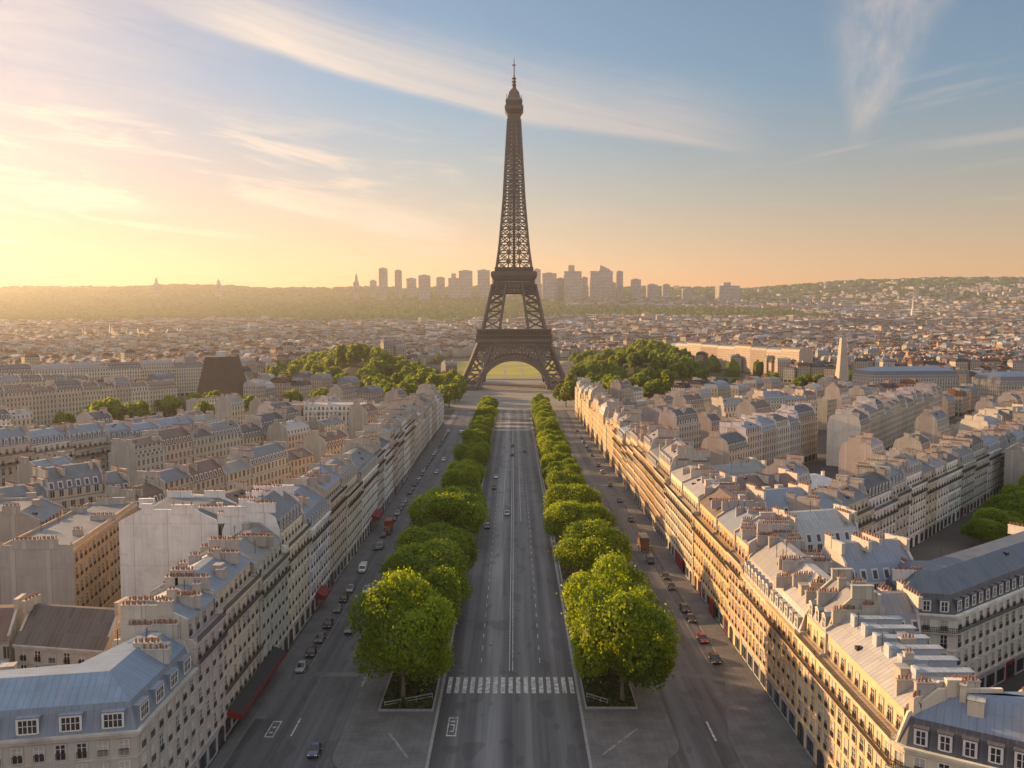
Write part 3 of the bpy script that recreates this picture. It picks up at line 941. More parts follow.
def building(name, label, poly, kinds, H, tint, roofc, tier=0, attic='mansard', ah=3.3, rh=2.2, ri=5.2, n=None, group=None, party=None,
             pal=None, shops=True, balc=True, chim=2, cat='building', dorm=0, pots=True, clutter=0, upper=None, aset=1.3, name_roof='roof'):
    """a stone building from its footprint (counter-clockwise), one letter per edge: F street front, B rear, P blank party wall.
    tier 0 has every window as a part, tier 2 is too far off to show them apart"""
    cx = sum(p[0] for p in poly) / len(poly); cy = sum(p[1] for p in poly) / len(poly)
    root = thing(name, label, cat, (cx, cy, 0), group)
    party = party or jit(tuple(k * .95 for k in tint), .1)
    tint, roofc = jit(tint), jit(roofc, .1)
    upper = upper or roofc
    N = len(poly); FB = [k != 'P' for k in kinds]
    lev = [(0, 0, 0), (H, 0, 0)]            # z, inset, material of the band that ends here (0 wall, 1 steep roof, 2 upper roof)
    if attic == 'mansard': lev += [(H + ah, 1.25, 1), (H + ah + rh, ri, 2)]
    elif attic == 'setback': lev += [(H + .06, aset, 3), (H + ah, aset, 0), (H + ah + .03, aset - .35, 3), (H + ah + rh, ri, 2)]
    elif attic == 'double': lev += [(H + .06, aset, 3), (H + ah, aset, 0), (H + ah + 2.9, aset + 1.0, 1), (H + ah + 2.9 + rh, ri, 2)]
    elif attic == 'pitched': lev += [(H + .03, -.4, 3), (H + rh, ri, 2)]
    else: lev += [(H + .9, 0, 0), (H + .9, .4, 3), (H + .3, .42, 0), (H + .35, ri, 2)]
    P = [inset(poly, [d if f else 0 for f in FB]) for _, d, _ in lev]
    wall, roof, steeps = MB(), MB(), [MB() for _ in range(N)]
    for k in range(1, len(lev)):
        z0, z1, mt = lev[k - 1][0], lev[k][0], lev[k][2]
        for i in range(N):
            j = (i + 1) % N
            a, b, c, d = P[k - 1][i], P[k - 1][j], P[k][j], P[k][i]
            ea = Vector((b[0] - a[0], b[1] - a[1])); l = ea.length
            if l < .05: continue
            ea.normalize()
            u0 = (Vector(d) - Vector(a)).dot(ea); u1 = (Vector(c) - Vector(a)).dot(ea)
            q = [(a[0], a[1], z0), (b[0], b[1], z0), (c[0], c[1], z1), (d[0], d[1], z1)]
            if not FB[i]:
                if abs(z1 - z0) < .07: continue
                wall.face(q, 1, [(0, z0), (l, z0), (u1, z1), (u0, z1)]); continue
            if mt == 3: wall.face(q, 2)
            elif mt == 0: wall.face(q, 0, [(0, z0), (l, z0), (u1, z1), (u0, z1)])
            else:
                hh = math.hypot(z1 - z0, lev[k][1] - lev[k - 1][1])
                uv = [(0, 0), (l, 0), (u1, hh), (u0, hh)]
                if mt == 1: steeps[i].face(q, 0, uv)
                else: roof.face(q, 0, uv)
    roof.face([(x, y, lev[-1][0]) for x, y in P[-1]], 0)
    ztop = lev[-1][0]
    far = tier >= 2
    obj('wall', wall, [M['facade'] if far else M['stone'], M['party'], M['zinc']], root, tint).color = tuple(tint) + (1,)
    # party faces take their own tint through a thin gable slab that rises above the roof
    rf = obj(name_roof, roof, [M['zinc']], root, upper)
    slope_of = {}
    if any(st.f for st in steeps):
        runs, seen = [], set()
        for i in range(N):
            if not FB[i] or i in seen: continue
            if all(FB): run = list(range(N))
            else:
                if FB[i - 1]: continue
                run = [i]
                while FB[(run[-1] + 1) % N]: run.append((run[-1] + 1) % N)
            seen |= set(run); runs.append(run)
        for run in runs:
            mm = MB()
            for i in run:
                b0_ = len(mm.v); st = steeps[i]
                mm.v += st.v; mm.f += [tuple(q + b0_ for q in f) for f in st.f]; mm.m += st.m; mm.uv += st.uv
            so = obj('mansard', mm, [M['mansard_far'] if far else M['zinc']], root, roofc)
            for i in run: slope_of[i] = so
    for i in range(N):
        if FB[i]: continue
        j = (i + 1) % N
        prof = []
        for k in range(1, len(lev)): prof.append((P[k][i], lev[k][0]))
        for k in range(len(lev) - 1, 0, -1): prof.append((P[k][j], lev[k][0]))
        A, B = Vector(poly[i]), Vector(poly[j]); L = (B - A).length
        if L < 1: continue
        dd = (B - A) / L; nn = Vector((-dd.y, dd.x)) * .45
        ss = [((Vector(p) - A).dot(dd), z) for p, z in prof]
        ss = [(min(max(s, .25), L - .25), z) for s, z in ss]
        smin, smax = .04, L - .04
        out = [(smin, H + .0)] + [(s, z + .55) for s, z in ss] + [(smax, H + .0)]
        cl = [out[0]]
        for s, z in out[1:]:
            if s < cl[-1][0] - 1e-3: s = cl[-1][0]
            if abs(s - cl[-1][0]) > 1e-3 or abs(z - cl[-1][1]) > 1e-3: cl.append((s, z))
        pw = MB()
        f0 = [(A.x + dd.x * s - nn.x * .04, A.y + dd.y * s - nn.y * .04, z) for s, z in cl]
        f1 = [(p[0] + nn.x * 1.04, p[1] + nn.y * 1.04, p[2]) for p in f0]
        pw.face(f0[::-1], 0, [(s, z) for s, z in cl][::-1]); pw.face(f1, 0, [(s, z) for s, z in cl])
        for q in range(len(cl) - 1): pw.face([f0[q], f0[q + 1], f1[q + 1], f1[q]], 1)
        # the blank wall below
        q = [(A.x - nn.x * .04, A.y - nn.y * .04), (B.x - nn.x * .04, B.y - nn.y * .04)]
        pw.face([(q[0][0] , q[0][1], 0), (q[1][0], q[1][1], 0), (q[1][0], q[1][1], H), (q[0][0], q[0][1], H)], 0, [(0, 0), (L, 0), (L, H), (0, H)])
        obj('party_wall', pw, [M['party'], M['trim']], root, party)
        if pots and chim:
            ang = math.atan2(dd.y, dd.x)
            for q in range(chim if L > 8 else 1):
                s = L * (.33 + .36 * q + rnd.uniform(-.06, .06)) if chim > 1 else L * rnd.uniform(.4, .6)
                zt = max(np.interp(s, [a for a, _ in cl], [b for _, b in cl]), H + 1)
                cm = (CHIM if rnd.random() < (.75 if tier == 0 else .4) else CHIM_BARE)[rnd.choice((0, 1, 1, 2) if L > 10 else (0, 3))]
                c = A + dd * s + nn * .5
                link('chimney', cm, rf, (c.x - cx, c.y - cy, zt + .1), ang, party)
    # loose roof things
    for _ in range(clutter):
        i = rnd.choice([k for k in range(N) if FB[k]] or [0])
        j = (i + 1) % N
        k = len(lev) - 1
        a, b = Vector(P[k - 1][i]), Vector(P[k - 1][j]); c, d = Vector(P[k][j]), Vector(P[k][i])
        s, tt = rnd.uniform(.12, .88), rnd.uniform(.3, .95)
        p = (a.lerp(b, s)).lerp(d.lerp(c, s), tt); z = lev[k - 1][0] * (1 - tt) + lev[k][0] * tt
        what = rnd.random()
        ang = math.atan2((b - a).y, (b - a).x)
        if what < .25: link('skylight', SKYL, rf, (p.x - cx, p.y - cy, z), ang)
        elif what < .72: link('chimney', CHIM[rnd.choice((0, 1, 2, 3))], rf, (p.x - cx, p.y - cy, z + .3), ang + math.pi / 2, party)
        elif what < .85: link('roof_hatch', HATCH, rf, (p.x - cx, p.y - cy, z), ang, party)
        else: link('aerial', AERIAL, rf, (p.x - cx, p.y - cy, z), ang)
    if far: return root
    # stone bands, cornice, balconies
    nf = n or max(1, round((H - 4.3) / 3.35)); fh = (H - 4.3) / nf

    def ring(mb, z0, z1, out, base=poly, m=0):
        Q = inset(base, [-out if kinds[i] == 'F' else 0 for i in range(N)])
        for i in range(N):
            if kinds[i] != 'F': continue
            j = (i + 1) % N
            a, b, c, d = base[i], base[j], Q[j], Q[i]
            mb.face([(d[0], d[1], z0), (c[0], c[1], z0), (c[0], c[1], z1), (d[0], d[1], z1)], m)
            mb.face([(d[0], d[1], z1), (c[0], c[1], z1), (b[0], b[1], z1), (a[0], a[1], z1)], m)
            mb.face([(a[0], a[1], z0), (b[0], b[1], z0), (c[0], c[1], z0), (d[0], d[1], z0)], m)
            for s_, e_ in ((a, d), (c, b)): mb.face([(s_[0], s_[1], z0), (e_[0], e_[1], z0), (e_[0], e_[1], z1), (s_[0], s_[1], z1)], m)
    mb = MB(); ring(mb, H - .28, H + .03, .6); ring(mb, H - .75, H - .29, .3)
    obj('cornice', mb, M['trim'], root, tuple(min(.8, k * 1.05) for k in tint))
    mb = MB()
    for f in range(nf): ring(mb, 4.3 + fh * f - .18, 4.3 + fh * f + .08, .16 if f else .32)
    obj('string_course', mb, M['trim'], root, tuple(min(.8, k * 1.03) for k in tint))

    def railing(mb, base, z, out):
        Q = inset(base, [-out if kinds[i] == 'F' else 0 for i in range(N)])
        for i in range(N):
            if kinds[i] != 'F': continue
            a, b = Vector(Q[i]), Vector(Q[(i + 1) % N]); l = (b - a).length; d = (b - a) / l
            o = (a.x, a.y)
            mb.obox(o, d, 0, l, -.03, .03, z + .92, z + 1.0); mb.obox(o, d, 0, l, -.025, .025, z + .06, z + .12)
            mb.obox(o, d, 0, l, -.02, .02, z + .45, z + .5)
            k = int(l / .3)
            for q in range(k + 1): mb.obox(o, d, l * q / k - .045, l * q / k + .045, -.02, .02, z + .12, z + .92)
    if balc:
        levels = [(H + .03, .55)] if attic in ('setback', 'double') else []
        if balc in (True, 'both'): levels.append((4.3 + fh * (nf - 1) + .08, .75))
        if balc == 'both': levels.append((4.3 + fh + .08, .75))
        for z, o_ in levels:
            mb = MB()
            if z < H: ring(mb, z - .14, z + .02, o_ + .1, m=1)
            railing(mb, poly, z, o_)
            obj('balcony', mb, [M['iron'], M['trim']], root, tuple(k * .8 for k in tint))
    # windows, dormers, shop bays
    wstyle = rnd.choice(((5, 2, .4, 2), (3, 4, 0, 3), (3, 1, 4, 1), (6, 1, 0, 1), (5, 2, .4, 2)))
    for i in range(N):
        if kinds[i] not in 'F': continue
        A, B = Vector(poly[i]), Vector(poly[(i + 1) % N]); L = (B - A).length; d = (B - A) / L; nn = Vector((-d.y, d.x)); ang = math.atan2(d.y, d.x)
        nb = max(1, int((L - .8) / 2.45)); sp = (L - .6) / nb
        dist = (A + B).length / 2
        for f in range(nf):
            hh = 2.45 if f < nf - 1 else 1.9
            for b_ in range(nb):
                c = A + d * (.3 + sp * (b_ + .5))
                k = rnd.choices((0, 1, 2, 3), wstyle)[0]
                wob_ = link('window', (WINB if dist < 185 else WIN)[(hh, k)], root, (c.x - cx, c.y - cy, 4.3 + fh * f + .34), ang, tuple(min(.8, q * 1.06) for q in tint))
                if dist < 185: link('pane', PANE[(hh, k)], wob_)
        if attic in ('setback', 'double'):
            for b_ in range(nb):
                c = A + d * (.3 + sp * (b_ + .5)) + nn * aset
                link('window', WIN[(1.9, rnd.choice((0, 0, 1, 3)))], root, (c.x - cx, c.y - cy, H + .55), ang, tint)
        if attic in ('mansard', 'double'):
            zb, ib = (H, 0) if attic == 'mansard' else (H + ah, aset)
            slope = 1.25 / ah if attic == 'mansard' else 1.0 / 2.9
            l0, l1 = 1.2, L - 1.2
            nd = nb if dorm < 2 else max(1, int(L / 4.9)); sd_ = (L - .6) / nd
            for b_ in range(nd):
                s = .3 + sd_ * (b_ + .5)
                if s < 1.3 or s > L - 1.3: continue
                c = A + d * s + nn * (ib + .12)
                link('dormer', DORM[dorm], slope_of[i], (c.x - cx, c.y - cy, zb + .45), ang, tuple(min(.7, q * 1.25) for q in roofc))
        if shops:
            ns = max(1, int(L / 4.1)); s2 = L / ns
            for b_ in range(ns):
                c = A + d * (s2 * (b_ + .5))
                k = 2 if shops == 2 else rnd.choices((0, 1, 2), (5, .5, 2))[0]
                link(SHOP[k].name.split('.')[0], SHOP[k], root, (c.x - cx, c.y - cy, .02), ang, tuple(k * .9 for k in tint))
    return root


def mark(poly, r=None):
    cx = sum(p[0] for p in poly) / len(poly); cy = sum(p[1] for p in poly) / len(poly)
    rad = r or max(math.hypot(p[0] - cx, p[1] - cy) for p in poly)
    FOOT.append((cx, cy, rad, poly))


def inside(x, y, poly, m=0.0):
    c = False; n = len(poly)
    for i in range(n):
        (x1, y1), (x2, y2) = poly[i], poly[(i + 1) % n]
        if (y1 > y) != (y2 > y) and x < (x2 - x1) * (y - y1) / (y2 - y1) + x1: c = not c
    return c


def free(poly, m=3.0):
    cx = sum(p[0] for p in poly) / len(poly); cy = sum(p[1] for p in poly) / len(poly)
    rad = max(math.hypot(p[0] - cx, p[1] - cy) for p in poly)
    pts = list(poly) + [(cx, cy)] + [((poly[i][0] + poly[i - 1][0]) / 2, (poly[i][1] + poly[i - 1][1]) / 2) for i in range(len(poly))]
    pts = pts + [((p[0] - cx) * (1 + m / rad) + cx, (p[1] - cy) * (1 + m / rad) + cy) for p in pts]
    for fx, fy, fr, fp in FOOT:
        if math.hypot(fx - cx, fy - cy) > fr + rad + m: continue
        if any(inside(x, y, fp) for x, y in pts): return False
        if any(inside(x, y, poly) for x, y in list(fp) + [(fx, fy)]): return False
    return True


def rect(A, d, L, D, side):
    """footprint of a row house: front from A along d, depth D to the left (+1) or right (-1) of d; front edge first, counter-clockwise"""
    d = Vector(d).normalized(); nn = Vector((-d.y, d.x)) * side; A = Vector(A)
    if side > 0: return [tuple(A), tuple(A + d * L), tuple(A + d * L + nn * D), tuple(A + nn * D)]
    return [tuple(A + d * L), tuple(A), tuple(A + nn * D), tuple(A + d * L + nn * D)]


# ------------------------------------------------------------------ avenue frontages
def frontage(X, side, plan, word, gname):
    """plan rows: y0, y1, cornice height, attic style, attic height, roof rise, tint, roof tint, balcony, depth"""
    for k, (y0, y1, H, at, ah, rh, tn, rc, bal, dep) in enumerate(plan):
        poly = rect((X + (rnd.uniform(0, .5) if X > 0 else -rnd.uniform(0, .5)), y0 + .02), (0, 1), y1 - y0 - .04, dep, 1 if side < 0 else -1)
        mark(poly)
        tier = 0 if y0 < 400 else 2
        tn0 = tn
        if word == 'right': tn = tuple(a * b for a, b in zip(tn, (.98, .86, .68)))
        lab = f"{CNAME[tn0]} block with {RNAME[rc]} roof, {ORD[k + 1]} from the near end, {word} avenue frontage"
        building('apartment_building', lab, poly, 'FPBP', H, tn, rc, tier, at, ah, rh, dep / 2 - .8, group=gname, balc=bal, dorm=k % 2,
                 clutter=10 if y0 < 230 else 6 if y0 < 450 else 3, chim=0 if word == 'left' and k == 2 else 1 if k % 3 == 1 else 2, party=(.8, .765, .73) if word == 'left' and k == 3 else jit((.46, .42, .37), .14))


rnd.seed(11)
Rplan = [(104.2, 131.4, 17.7, 'setback', 4.0, 3.0, CREAM, ZPALE, True, 12.5),
         (131.4, 141, 17.7, 'double', 3.4, 3.4, CREAM, ZGREY, True, 13.5),
         (141, 158, 17.7, 'mansard', 3.6, 4.2, GOLD, ZPALE, True, 14),
         (158, 176, 17.7, 'mansard', 3.6, 4.6, CREAM, ZGREY, True, 14),
         (176, 187, 19.5, 'setback', 4.2, 3.4, CREAM, ZBLUE, True, 14),
         (187, 205, 19.0, 'setback', 3.8, 3.6, GOLD, ZBLUE, True, 14),
         (205, 225, 19.0, 'setback', 3.8, 4.0, GOLD, BROWN, True, 14),
         (225, 246, 19.6, 'setback', 4.2, 2.6, WHITE, ZPALE, True, 15),
         (246, 266, 19.6, 'setback', 4.2, 2.6, WHITE, ZPALE, True, 15)]
y = 266
while y < 662:
    wdt = rnd.choice((15, 17, 19, 21, 23))
    y1 = min(669, y + wdt)
    if 669 - y1 < 9: y1 = 669
    Rplan.append((y, y1, rnd.choice((16.6, 17.7, 18.8, 20, 21.2)), rnd.choice(('setback', 'mansard', 'setback', 'double')) if y1 - y > 9 else 'mansard', rnd.uniform(3.3, 3.9),
                  rnd.uniform(2.0, 3.6), rnd.choice((GOLD, CREAM, GOLD, BEIGE, CREAM)), rnd.choice((ZBLUE, ZGREY, BROWN, ZPALE, ZDARK)), True, rnd.choice((13, 14, 15))))
    y = y1
    if y >= 669: break
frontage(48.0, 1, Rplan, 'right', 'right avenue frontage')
Lplan = [(126.2, 139, 21.6, 'setback', 3.2, 2.2, GREY, ZBLUE, True, 12.5),
         (139, 160, 21.8, 'setback', 3.2, 2.6, CREAM, ZBLUE, 'both', 13),
         (160, 180, 20.6, 'setback', 3.2, 3.4, GREY, ZGREY, True, 13),
         (180, 200, 22.0, 'double', 3.2, 3.6, CREAM, ZDARK, True, 15),
         (200, 222, 21.0, 'mansard', 3.6, 3.4, WHITE, ZBLUE, True, 15),
         (222, 244, 22.8, 'setback', 3.2, 3.4, BEIGE, ZBLUE, True, 14),
         (244, 268, 19.6, 'double', 3.2, 3.2, CREAM, ZGREY, True, 14),
         (268, 300, 20.6, 'mansard', 3.4, 2.6, WHITE, ZDARK, True, 14),
         (300, 318, 22.5, 'setback', 3.2, 3.2, GREY, ZGREY, True, 14)]
y = 318
while y < 585:
    wdt = rnd.choice((14, 17, 19, 22))
    y1 = min(590, y + wdt)
    if 590 - y1 < 9: y1 = 590
    Lplan.append((y, y1, rnd.choice((18, 20, 22, 23.5)), rnd.choice(('setback', 'mansard', 'double', 'setback')), rnd.uniform(3.2, 3.6), rnd.uniform(2.0, 3.4),
                  rnd.choice((CREAM, GREY, BEIGE, WHITE, PINK)), rnd.choice((ZBLUE, ZGREY, ZDARK, BROWN, SLATE)), True, rnd.choice((13, 14, 15))))
    y = y1
    if y >= 590: break
frontage(-48.6, -1, Lplan, 'left', 'left avenue frontage')

# near corner on the left: two wings round the bend, hipped blue zinc roof
poly = [(-48.6, 106), (-48.6, 126.1), (-60.8, 126.1), (-63.5, 117.5), (-86, 112), (-84, 99.5)]
mark(poly, 24)
building('corner_building', 'grey stone corner building with blue zinc mansard and dormers at the near left', poly, 'FPBBBF', 18.0, GREY, ZBLUE, 0, 'mansard', 3.3, 2.6, 5.4,
         balc=False, group=None, chim=2, upper=(.20, .29, .40), clutter=10, n=4, dorm=2)
# near corner on the right: chamfered corner with long front turning away
poly = [(48.0, 104.0), (48.8, 102.6), (63, 93.8), (79, 88), (84.5, 99), (66, 107.5), (61.5, 104.1)]
mark(poly, 20)
building('corner_building', 'cream stone corner building with blue zinc roof and black balcony at the near right', poly, 'FFFPBBP', 17.7, CREAM, SLATE, 0, 'mansard', 3.3, 3.0, 4.6,
         balc=True, chim=1, upper=(.19, .245, .33), clutter=8, n=4)
# courtyard wings with tall party walls and rows of pots behind the first right-hand buildings
rnd.seed(5)
GW = 'courtyard wings behind the right frontage'
for k, (x0, y0, L, D, ang, H, rh, tn, rc) in enumerate([
        (62.3, 112, 8, 7, 8, 12.0, 3.0, CREAM, ZBLUE), (62.9, 142, 7, 10, 4, 17, 4.0, WHITE, ZGREY), (64, 160, 15, 11, 12, 20.5, 4.6, WHITE, ZBLUE),
        (64, 190, 17, 12, 15, 20, 4.4, CREAM, ZPALE), (65, 215, 15, 12, 20, 20.5, 4.2, WHITE, ZBLUE), (66, 246, 22, 13, 20, 19, 3.5, BEIGE, BROWN), (67, 280, 24, 14, 25, 17, 3, CREAM, ZGREY)]):
    d = (math.cos(R(ang)), math.sin(R(ang)))
    poly = rect((x0, y0), d, L, D, 1)
    mark(poly)
    building('courtyard_wing', f"{CNAME[tn]} courtyard wing with {RNAME[rc]} roof, {ORD[k + 1]} nearest behind the right avenue frontage", poly, 'BPBP', H, tn, rc, 2,
             'mansard', 3.2, rh - 1.2, D / 2 - .7, group=GW, chim=2, clutter=3, party=jit((.56, .52, .47), .08))


def row(start, end, side, depth, word, gname, Hs, tints, roofs, tier, widths=(13, 16, 18, 20), attics=('mansard', 'setback', 'double'), clutter=3, name='apartment_building', party=(.47, .43, .38)):
    a, b = Vector(start), Vector(end); Lr = (b - a).length; d = (b - a) / Lr
    s, k = 0.0, 0
    while s < Lr - 6:
        wv = min(rnd.choice(widths), Lr - s)
        if Lr - s - wv < 7: wv = Lr - s
        poly = rect(a + d * (s + .02), d, wv - .04, depth, side)
        k += 1
        tn, rc = rnd.choice(tints), rnd.choice(roofs)
        mark(poly)
        building(name, f"{CNAME[tn]} {RNAME[rc]} roofed block, {ORD[k]} along {word}", poly, 'FPBP', rnd.choice(Hs), tn, rc, tier, rnd.choice(attics),
                 rnd.uniform(3.1, 3.6), rnd.uniform(1.8, 3.2), depth / 2 - .8, group=gname, clutter=clutter, dorm=k % 2, party=jit(party, .12))
        s += wv


rnd.seed(21)
# white building with the black mansard at the right edge and its street front running away
poly = [(70.5, 141), (80, 139), (100.2, 154), (121, 169.5), (113, 181), (92, 165.5), (79.5, 156.5), (71.5, 157)]
poly = [(x, y + 12) for x, y in poly]
mark(poly, 24)
building('white_building', 'white stone building with black mansard floor and slate roof near the right edge', poly, 'FFFPBBBB', 17.5, WHITE, SLATE, 0, 'mansard', 3.4, 3.2, 5.0,
         balc=True, chim=2, upper=(.10, .125, .16), clutter=5, n=4)
row((121.2, 181.6), (184, 228), 1, 13, 'the row past the white right edge building', 'right edge row', (17, 18.5), (WHITE, GREY, CREAM), (SLATE, ZDARK, ZBLUE), 0, clutter=4)
row((79, 212), (221, 371), 1, 14, 'the tree-lined side street at right', 'right side street row', (17.5, 18.5, 19.5), (GREY, WHITE, BEIGE, WHITE), (ZBLUE, ZDARK, SLATE, ZGREY), 0, clutter=4)
row((221.3, 371.4), (330, 493), 1, 14, 'the far end of the right side street', 'right side street far row', (17.5, 19, 20), (GREY, WHITE, BEIGE), (ZBLUE, ZDARK, SLATE), 2)
row((104, 376), (158, 440), 1, 15, 'the short row with the white gable right', 'white gable row', (20, 21), (BEIGE, CREAM, GREY), (SLATE, ZDARK, ZBLUE), 2, party=(.76, .72, .68))
row((169, 412), (303, 600), 1, 16, 'the long right row with pale gable', 'pale gable row', (19.5, 21, 22), (BEIGE, PINK, CREAM), (SLATE, ZDARK, BROWN), 2, party=(.72, .64, .57))
row((120, 520), (190, 560), -1, 14, 'the row before the right park', 'row before the right park', (17, 19), (PINK, WHITE, CREAM), (ZBLUE, BROWN, ZGREY), 2)
row((236, 420), (420, 560), 1, 15, 'the right edge row before the halls', 'right edge mid row', (18, 20), (WHITE, GREY, PINK), (ZBLUE, SLATE, ZGREY), 2, party=(.6, .56, .5))
# low pale hall roof in the right courtyards
poly = rect((92, 292), (math.cos(R(30)), math.sin(R(30))), 34, 15, 1); mark(poly)
building('low_hall', 'low hall with a wide pale zinc roof between courtyards on the right', poly, 'BBBB', 12, WHITE, ZPALE, 2, 'pitched', 3, 3, 6.5, upper=(.56, .57, .6), clutter=2, pots=False)
# two long halls far right
for k, (p, L, hgt) in enumerate((((310, 735), 80, 24), ((395, 690), 76, 22))):
    poly = rect(p, (1, .12), L, 34, 1); mark(poly)
    building('long_hall', ('long dark blue roofed hall at the far right, the farther of two', 'long dark blue roofed hall at the far right, the nearer of two')[k], poly, 'FBBB', hgt, GREY, ZDARK, 2,
             'mansard', 6, 3, 12, upper=(.2, .27, .36), pots=False)

# ------------------------------------------------------------------ left quarter
rnd.seed(31)
# deep wing behind the fourth left building: the big blank white gable
poly = [(-63.7, 180.1), (-63.7, 196), (-85, 196), (-85, 180.1)]; mark(poly)
building('gable_wing', 'deep wing showing a huge blank white party wall to the viewer on the left', [poly[3], poly[0], poly[1], poly[2]], 'PBPB', 27.5, WHITE, ZDARK, 2, 'pitched', 3, 2.4, 5,
         party=(.8, .765, .73), clutter=5, chim=3)
poly = [(-94, 178), (-97, 200), (-100.5, 222), (-112, 220.5), (-109, 177)]
mark(poly)
building('rear_building', 'building with painted-in reflected gold light beside the huge white gable, its windows facing right', poly, 'FFPBP', 22.5, (.56, .41, .265), ZDARK, 0, 'flat', 3, 1, 3, balc=False, shops=False,  # gold of reflected light is put into the wall tint
         party=(.42, .39, .36), clutter=5, chim=2, n=5)
poly = [(-88, 146), (-70.5, 143), (-68.8, 153), (-86.5, 156)]; mark(poly)
building('courtyard_house', 'low grey house with a steep brown tiled roof behind the near left corner', poly, 'FPBP', 14, GREY, BROWN, 0, 'pitched', 3, 5.5, 4.6, balc=False, shops=False, upper=(.10, .068, .052), chim=1, n=3)
poly = [(-108, 144), (-89, 146), (-90.5, 157), (-109.5, 155)]; mark(poly)
building('courtyard_house', 'low house with a rusty brown roof at the left edge beyond the near corner', poly, 'BPBP', 14.5, GREY, BROWN, 2, 'pitched', 3, 4.5, 4.6, upper=(.16, .085, .06), chim=1)
poly = [(-97, 122), (-84, 124), (-86, 140), (-99, 138)]; mark(poly)
building('courtyard_house', 'low house with a pale blue zinc roof at the left edge behind the corner', poly, 'BBBB', 13, GREY, ZBLUE, 2, 'pitched', 3, 4, 5, upper=(.36, .42, .5), pots=False)
poly = [(-66, 132), (-62, 150), (-67.5, 151), (-69, 133)]
poly = [(-136, 196), (-113, 200), (-116, 216), (-139, 212)]; mark(poly)
building('rear_building', 'plain beige gabled building at the left edge behind the gold-tinted one', poly, 'PBPB', 23, PINK, ZDARK, 2, 'pitched', 3, 2.5, 5, party=(.42, .37, .33), clutter=4)
row((-160, 218), (-126, 262), -1, 13, 'the left edge row with grey gable', 'grey gable row', (20, 22), (BEIGE, PINK), (SLATE, ZDARK), 2, party=(.4, .36, .34))
row((-189, 300), (-150, 400), 1, 14, 'the long dormered row at left', 'left dormered row', (20, 21, 22), (BEIGE, CREAM, PINK), (SLATE, ZDARK, BROWN, ZBLUE), 0, attics=('mansard', 'double'))
row((-205, 258), (-189.3, 299.5), 1, 14, 'the dormered row by the left edge', 'left dormered near row', (20, 21), (BEIGE, CREAM, PINK), (BROWN, ZDARK), 0, attics=('mansard', 'double'))
row((-148, 330), (-110, 440), 1, 14, 'the second row behind the left frontage', 'left second row', (17, 18, 19), (BEIGE, PINK, GREY), (BROWN, SLATE, ZDARK), 2)
row((-106, 236), (-84, 318), 1, 13, 'the courtyard row behind the left frontage', 'left courtyard row', (17, 18, 19.5), (PINK, CREAM, BEIGE), (BROWN, ZGREY, ZDARK), 2)
poly = rect((-160, 452), (1, .03), 66, 14, 1); mark(poly)
building('long_hall', 'long low hall with a pale blue zinc roof behind the left frontage', poly, 'FBBB', 11.5, WHITE, ZBLUE, 2, 'pitched', 3, 4.5, 6.4, upper=(.44, .52, .62), pots=False)
poly = rect((-150, 500), (1, .02), 24, 16, 1); mark(poly)
building('plain_block', 'plain beige block with a flat top beside the white terraced building', poly, 'PBPB', 22, BEIGE, ZGREY, 2, 'flat', 3, 1, 4, party=(.43, .38, .33), pots=False)
poly = rect((-124, 498), (1, .02), 40, 16, 1); mark(poly)
building('terraced_building', 'white modern building with flat terraces behind the left frontage', poly, 'FPBP', 19.5, WHITE, ZPALE, 0, 'setback', 3.4, .6, 5, balc=False, shops=False, party=(.6, .58, .55), upper=(.5, .5, .5), clutter=5, chim=1)
poly = [(-287, 770), (-252, 770), (-252, 810), (-287, 810)]; mark(poly)
mb = MB()
b0, b1 = [(-289, 765), (-250, 765), (-250, 808), (-289, 808)], [(-281, 772), (-259, 772), (-259, 800), (-281, 800)]
for i in range(4):
    j = (i + 1) % 4
    mb.face([b0[i] + (0,), b0[j] + (0,), b1[j] + (41,), b1[i] + (41,)])
mb.face([p + (41,) for p in b1])
tb = thing('sloping_block', 'dark brown windowless block with sloping sides beyond the left rooftops', 'building', (-270, 786, 0))
obj('wall', mb, M['brown_clad'], tb)
mb = MB(); mb.box(-273, -265, 778, 790, 40.5, 46); obj('plant_room', mb, M['party'], tb, (.6, .58, .55))
row((-432, 700), (-300, 860), 1, 16, 'the long pale row beyond the left trees', 'far left pale row', (28, 30), (WHITE, CREAM, GREY), (ZGREY, SLATE), 2, widths=(28, 32))
row((-330, 520), (-262, 660), 1, 15, 'the row beyond the left dormered row', 'left far row', (21, 23), (CREAM, PINK, BEIGE), (ZDARK, SLATE, BROWN), 2)
row((-420, 620), (-350, 700), 1, 15, 'the short far row near left edge', 'far left short row', (22, 24), (CREAM, PINK), (ZDARK, SLATE), 2)
row((-350, 905), (-306, 1010), 1, 16, 'the far row left of the park', 'far row by the left park', (25, 27), (GREY, CREAM, PINK), (ZDARK, SLATE, ZGREY), 2, widths=(22, 26))
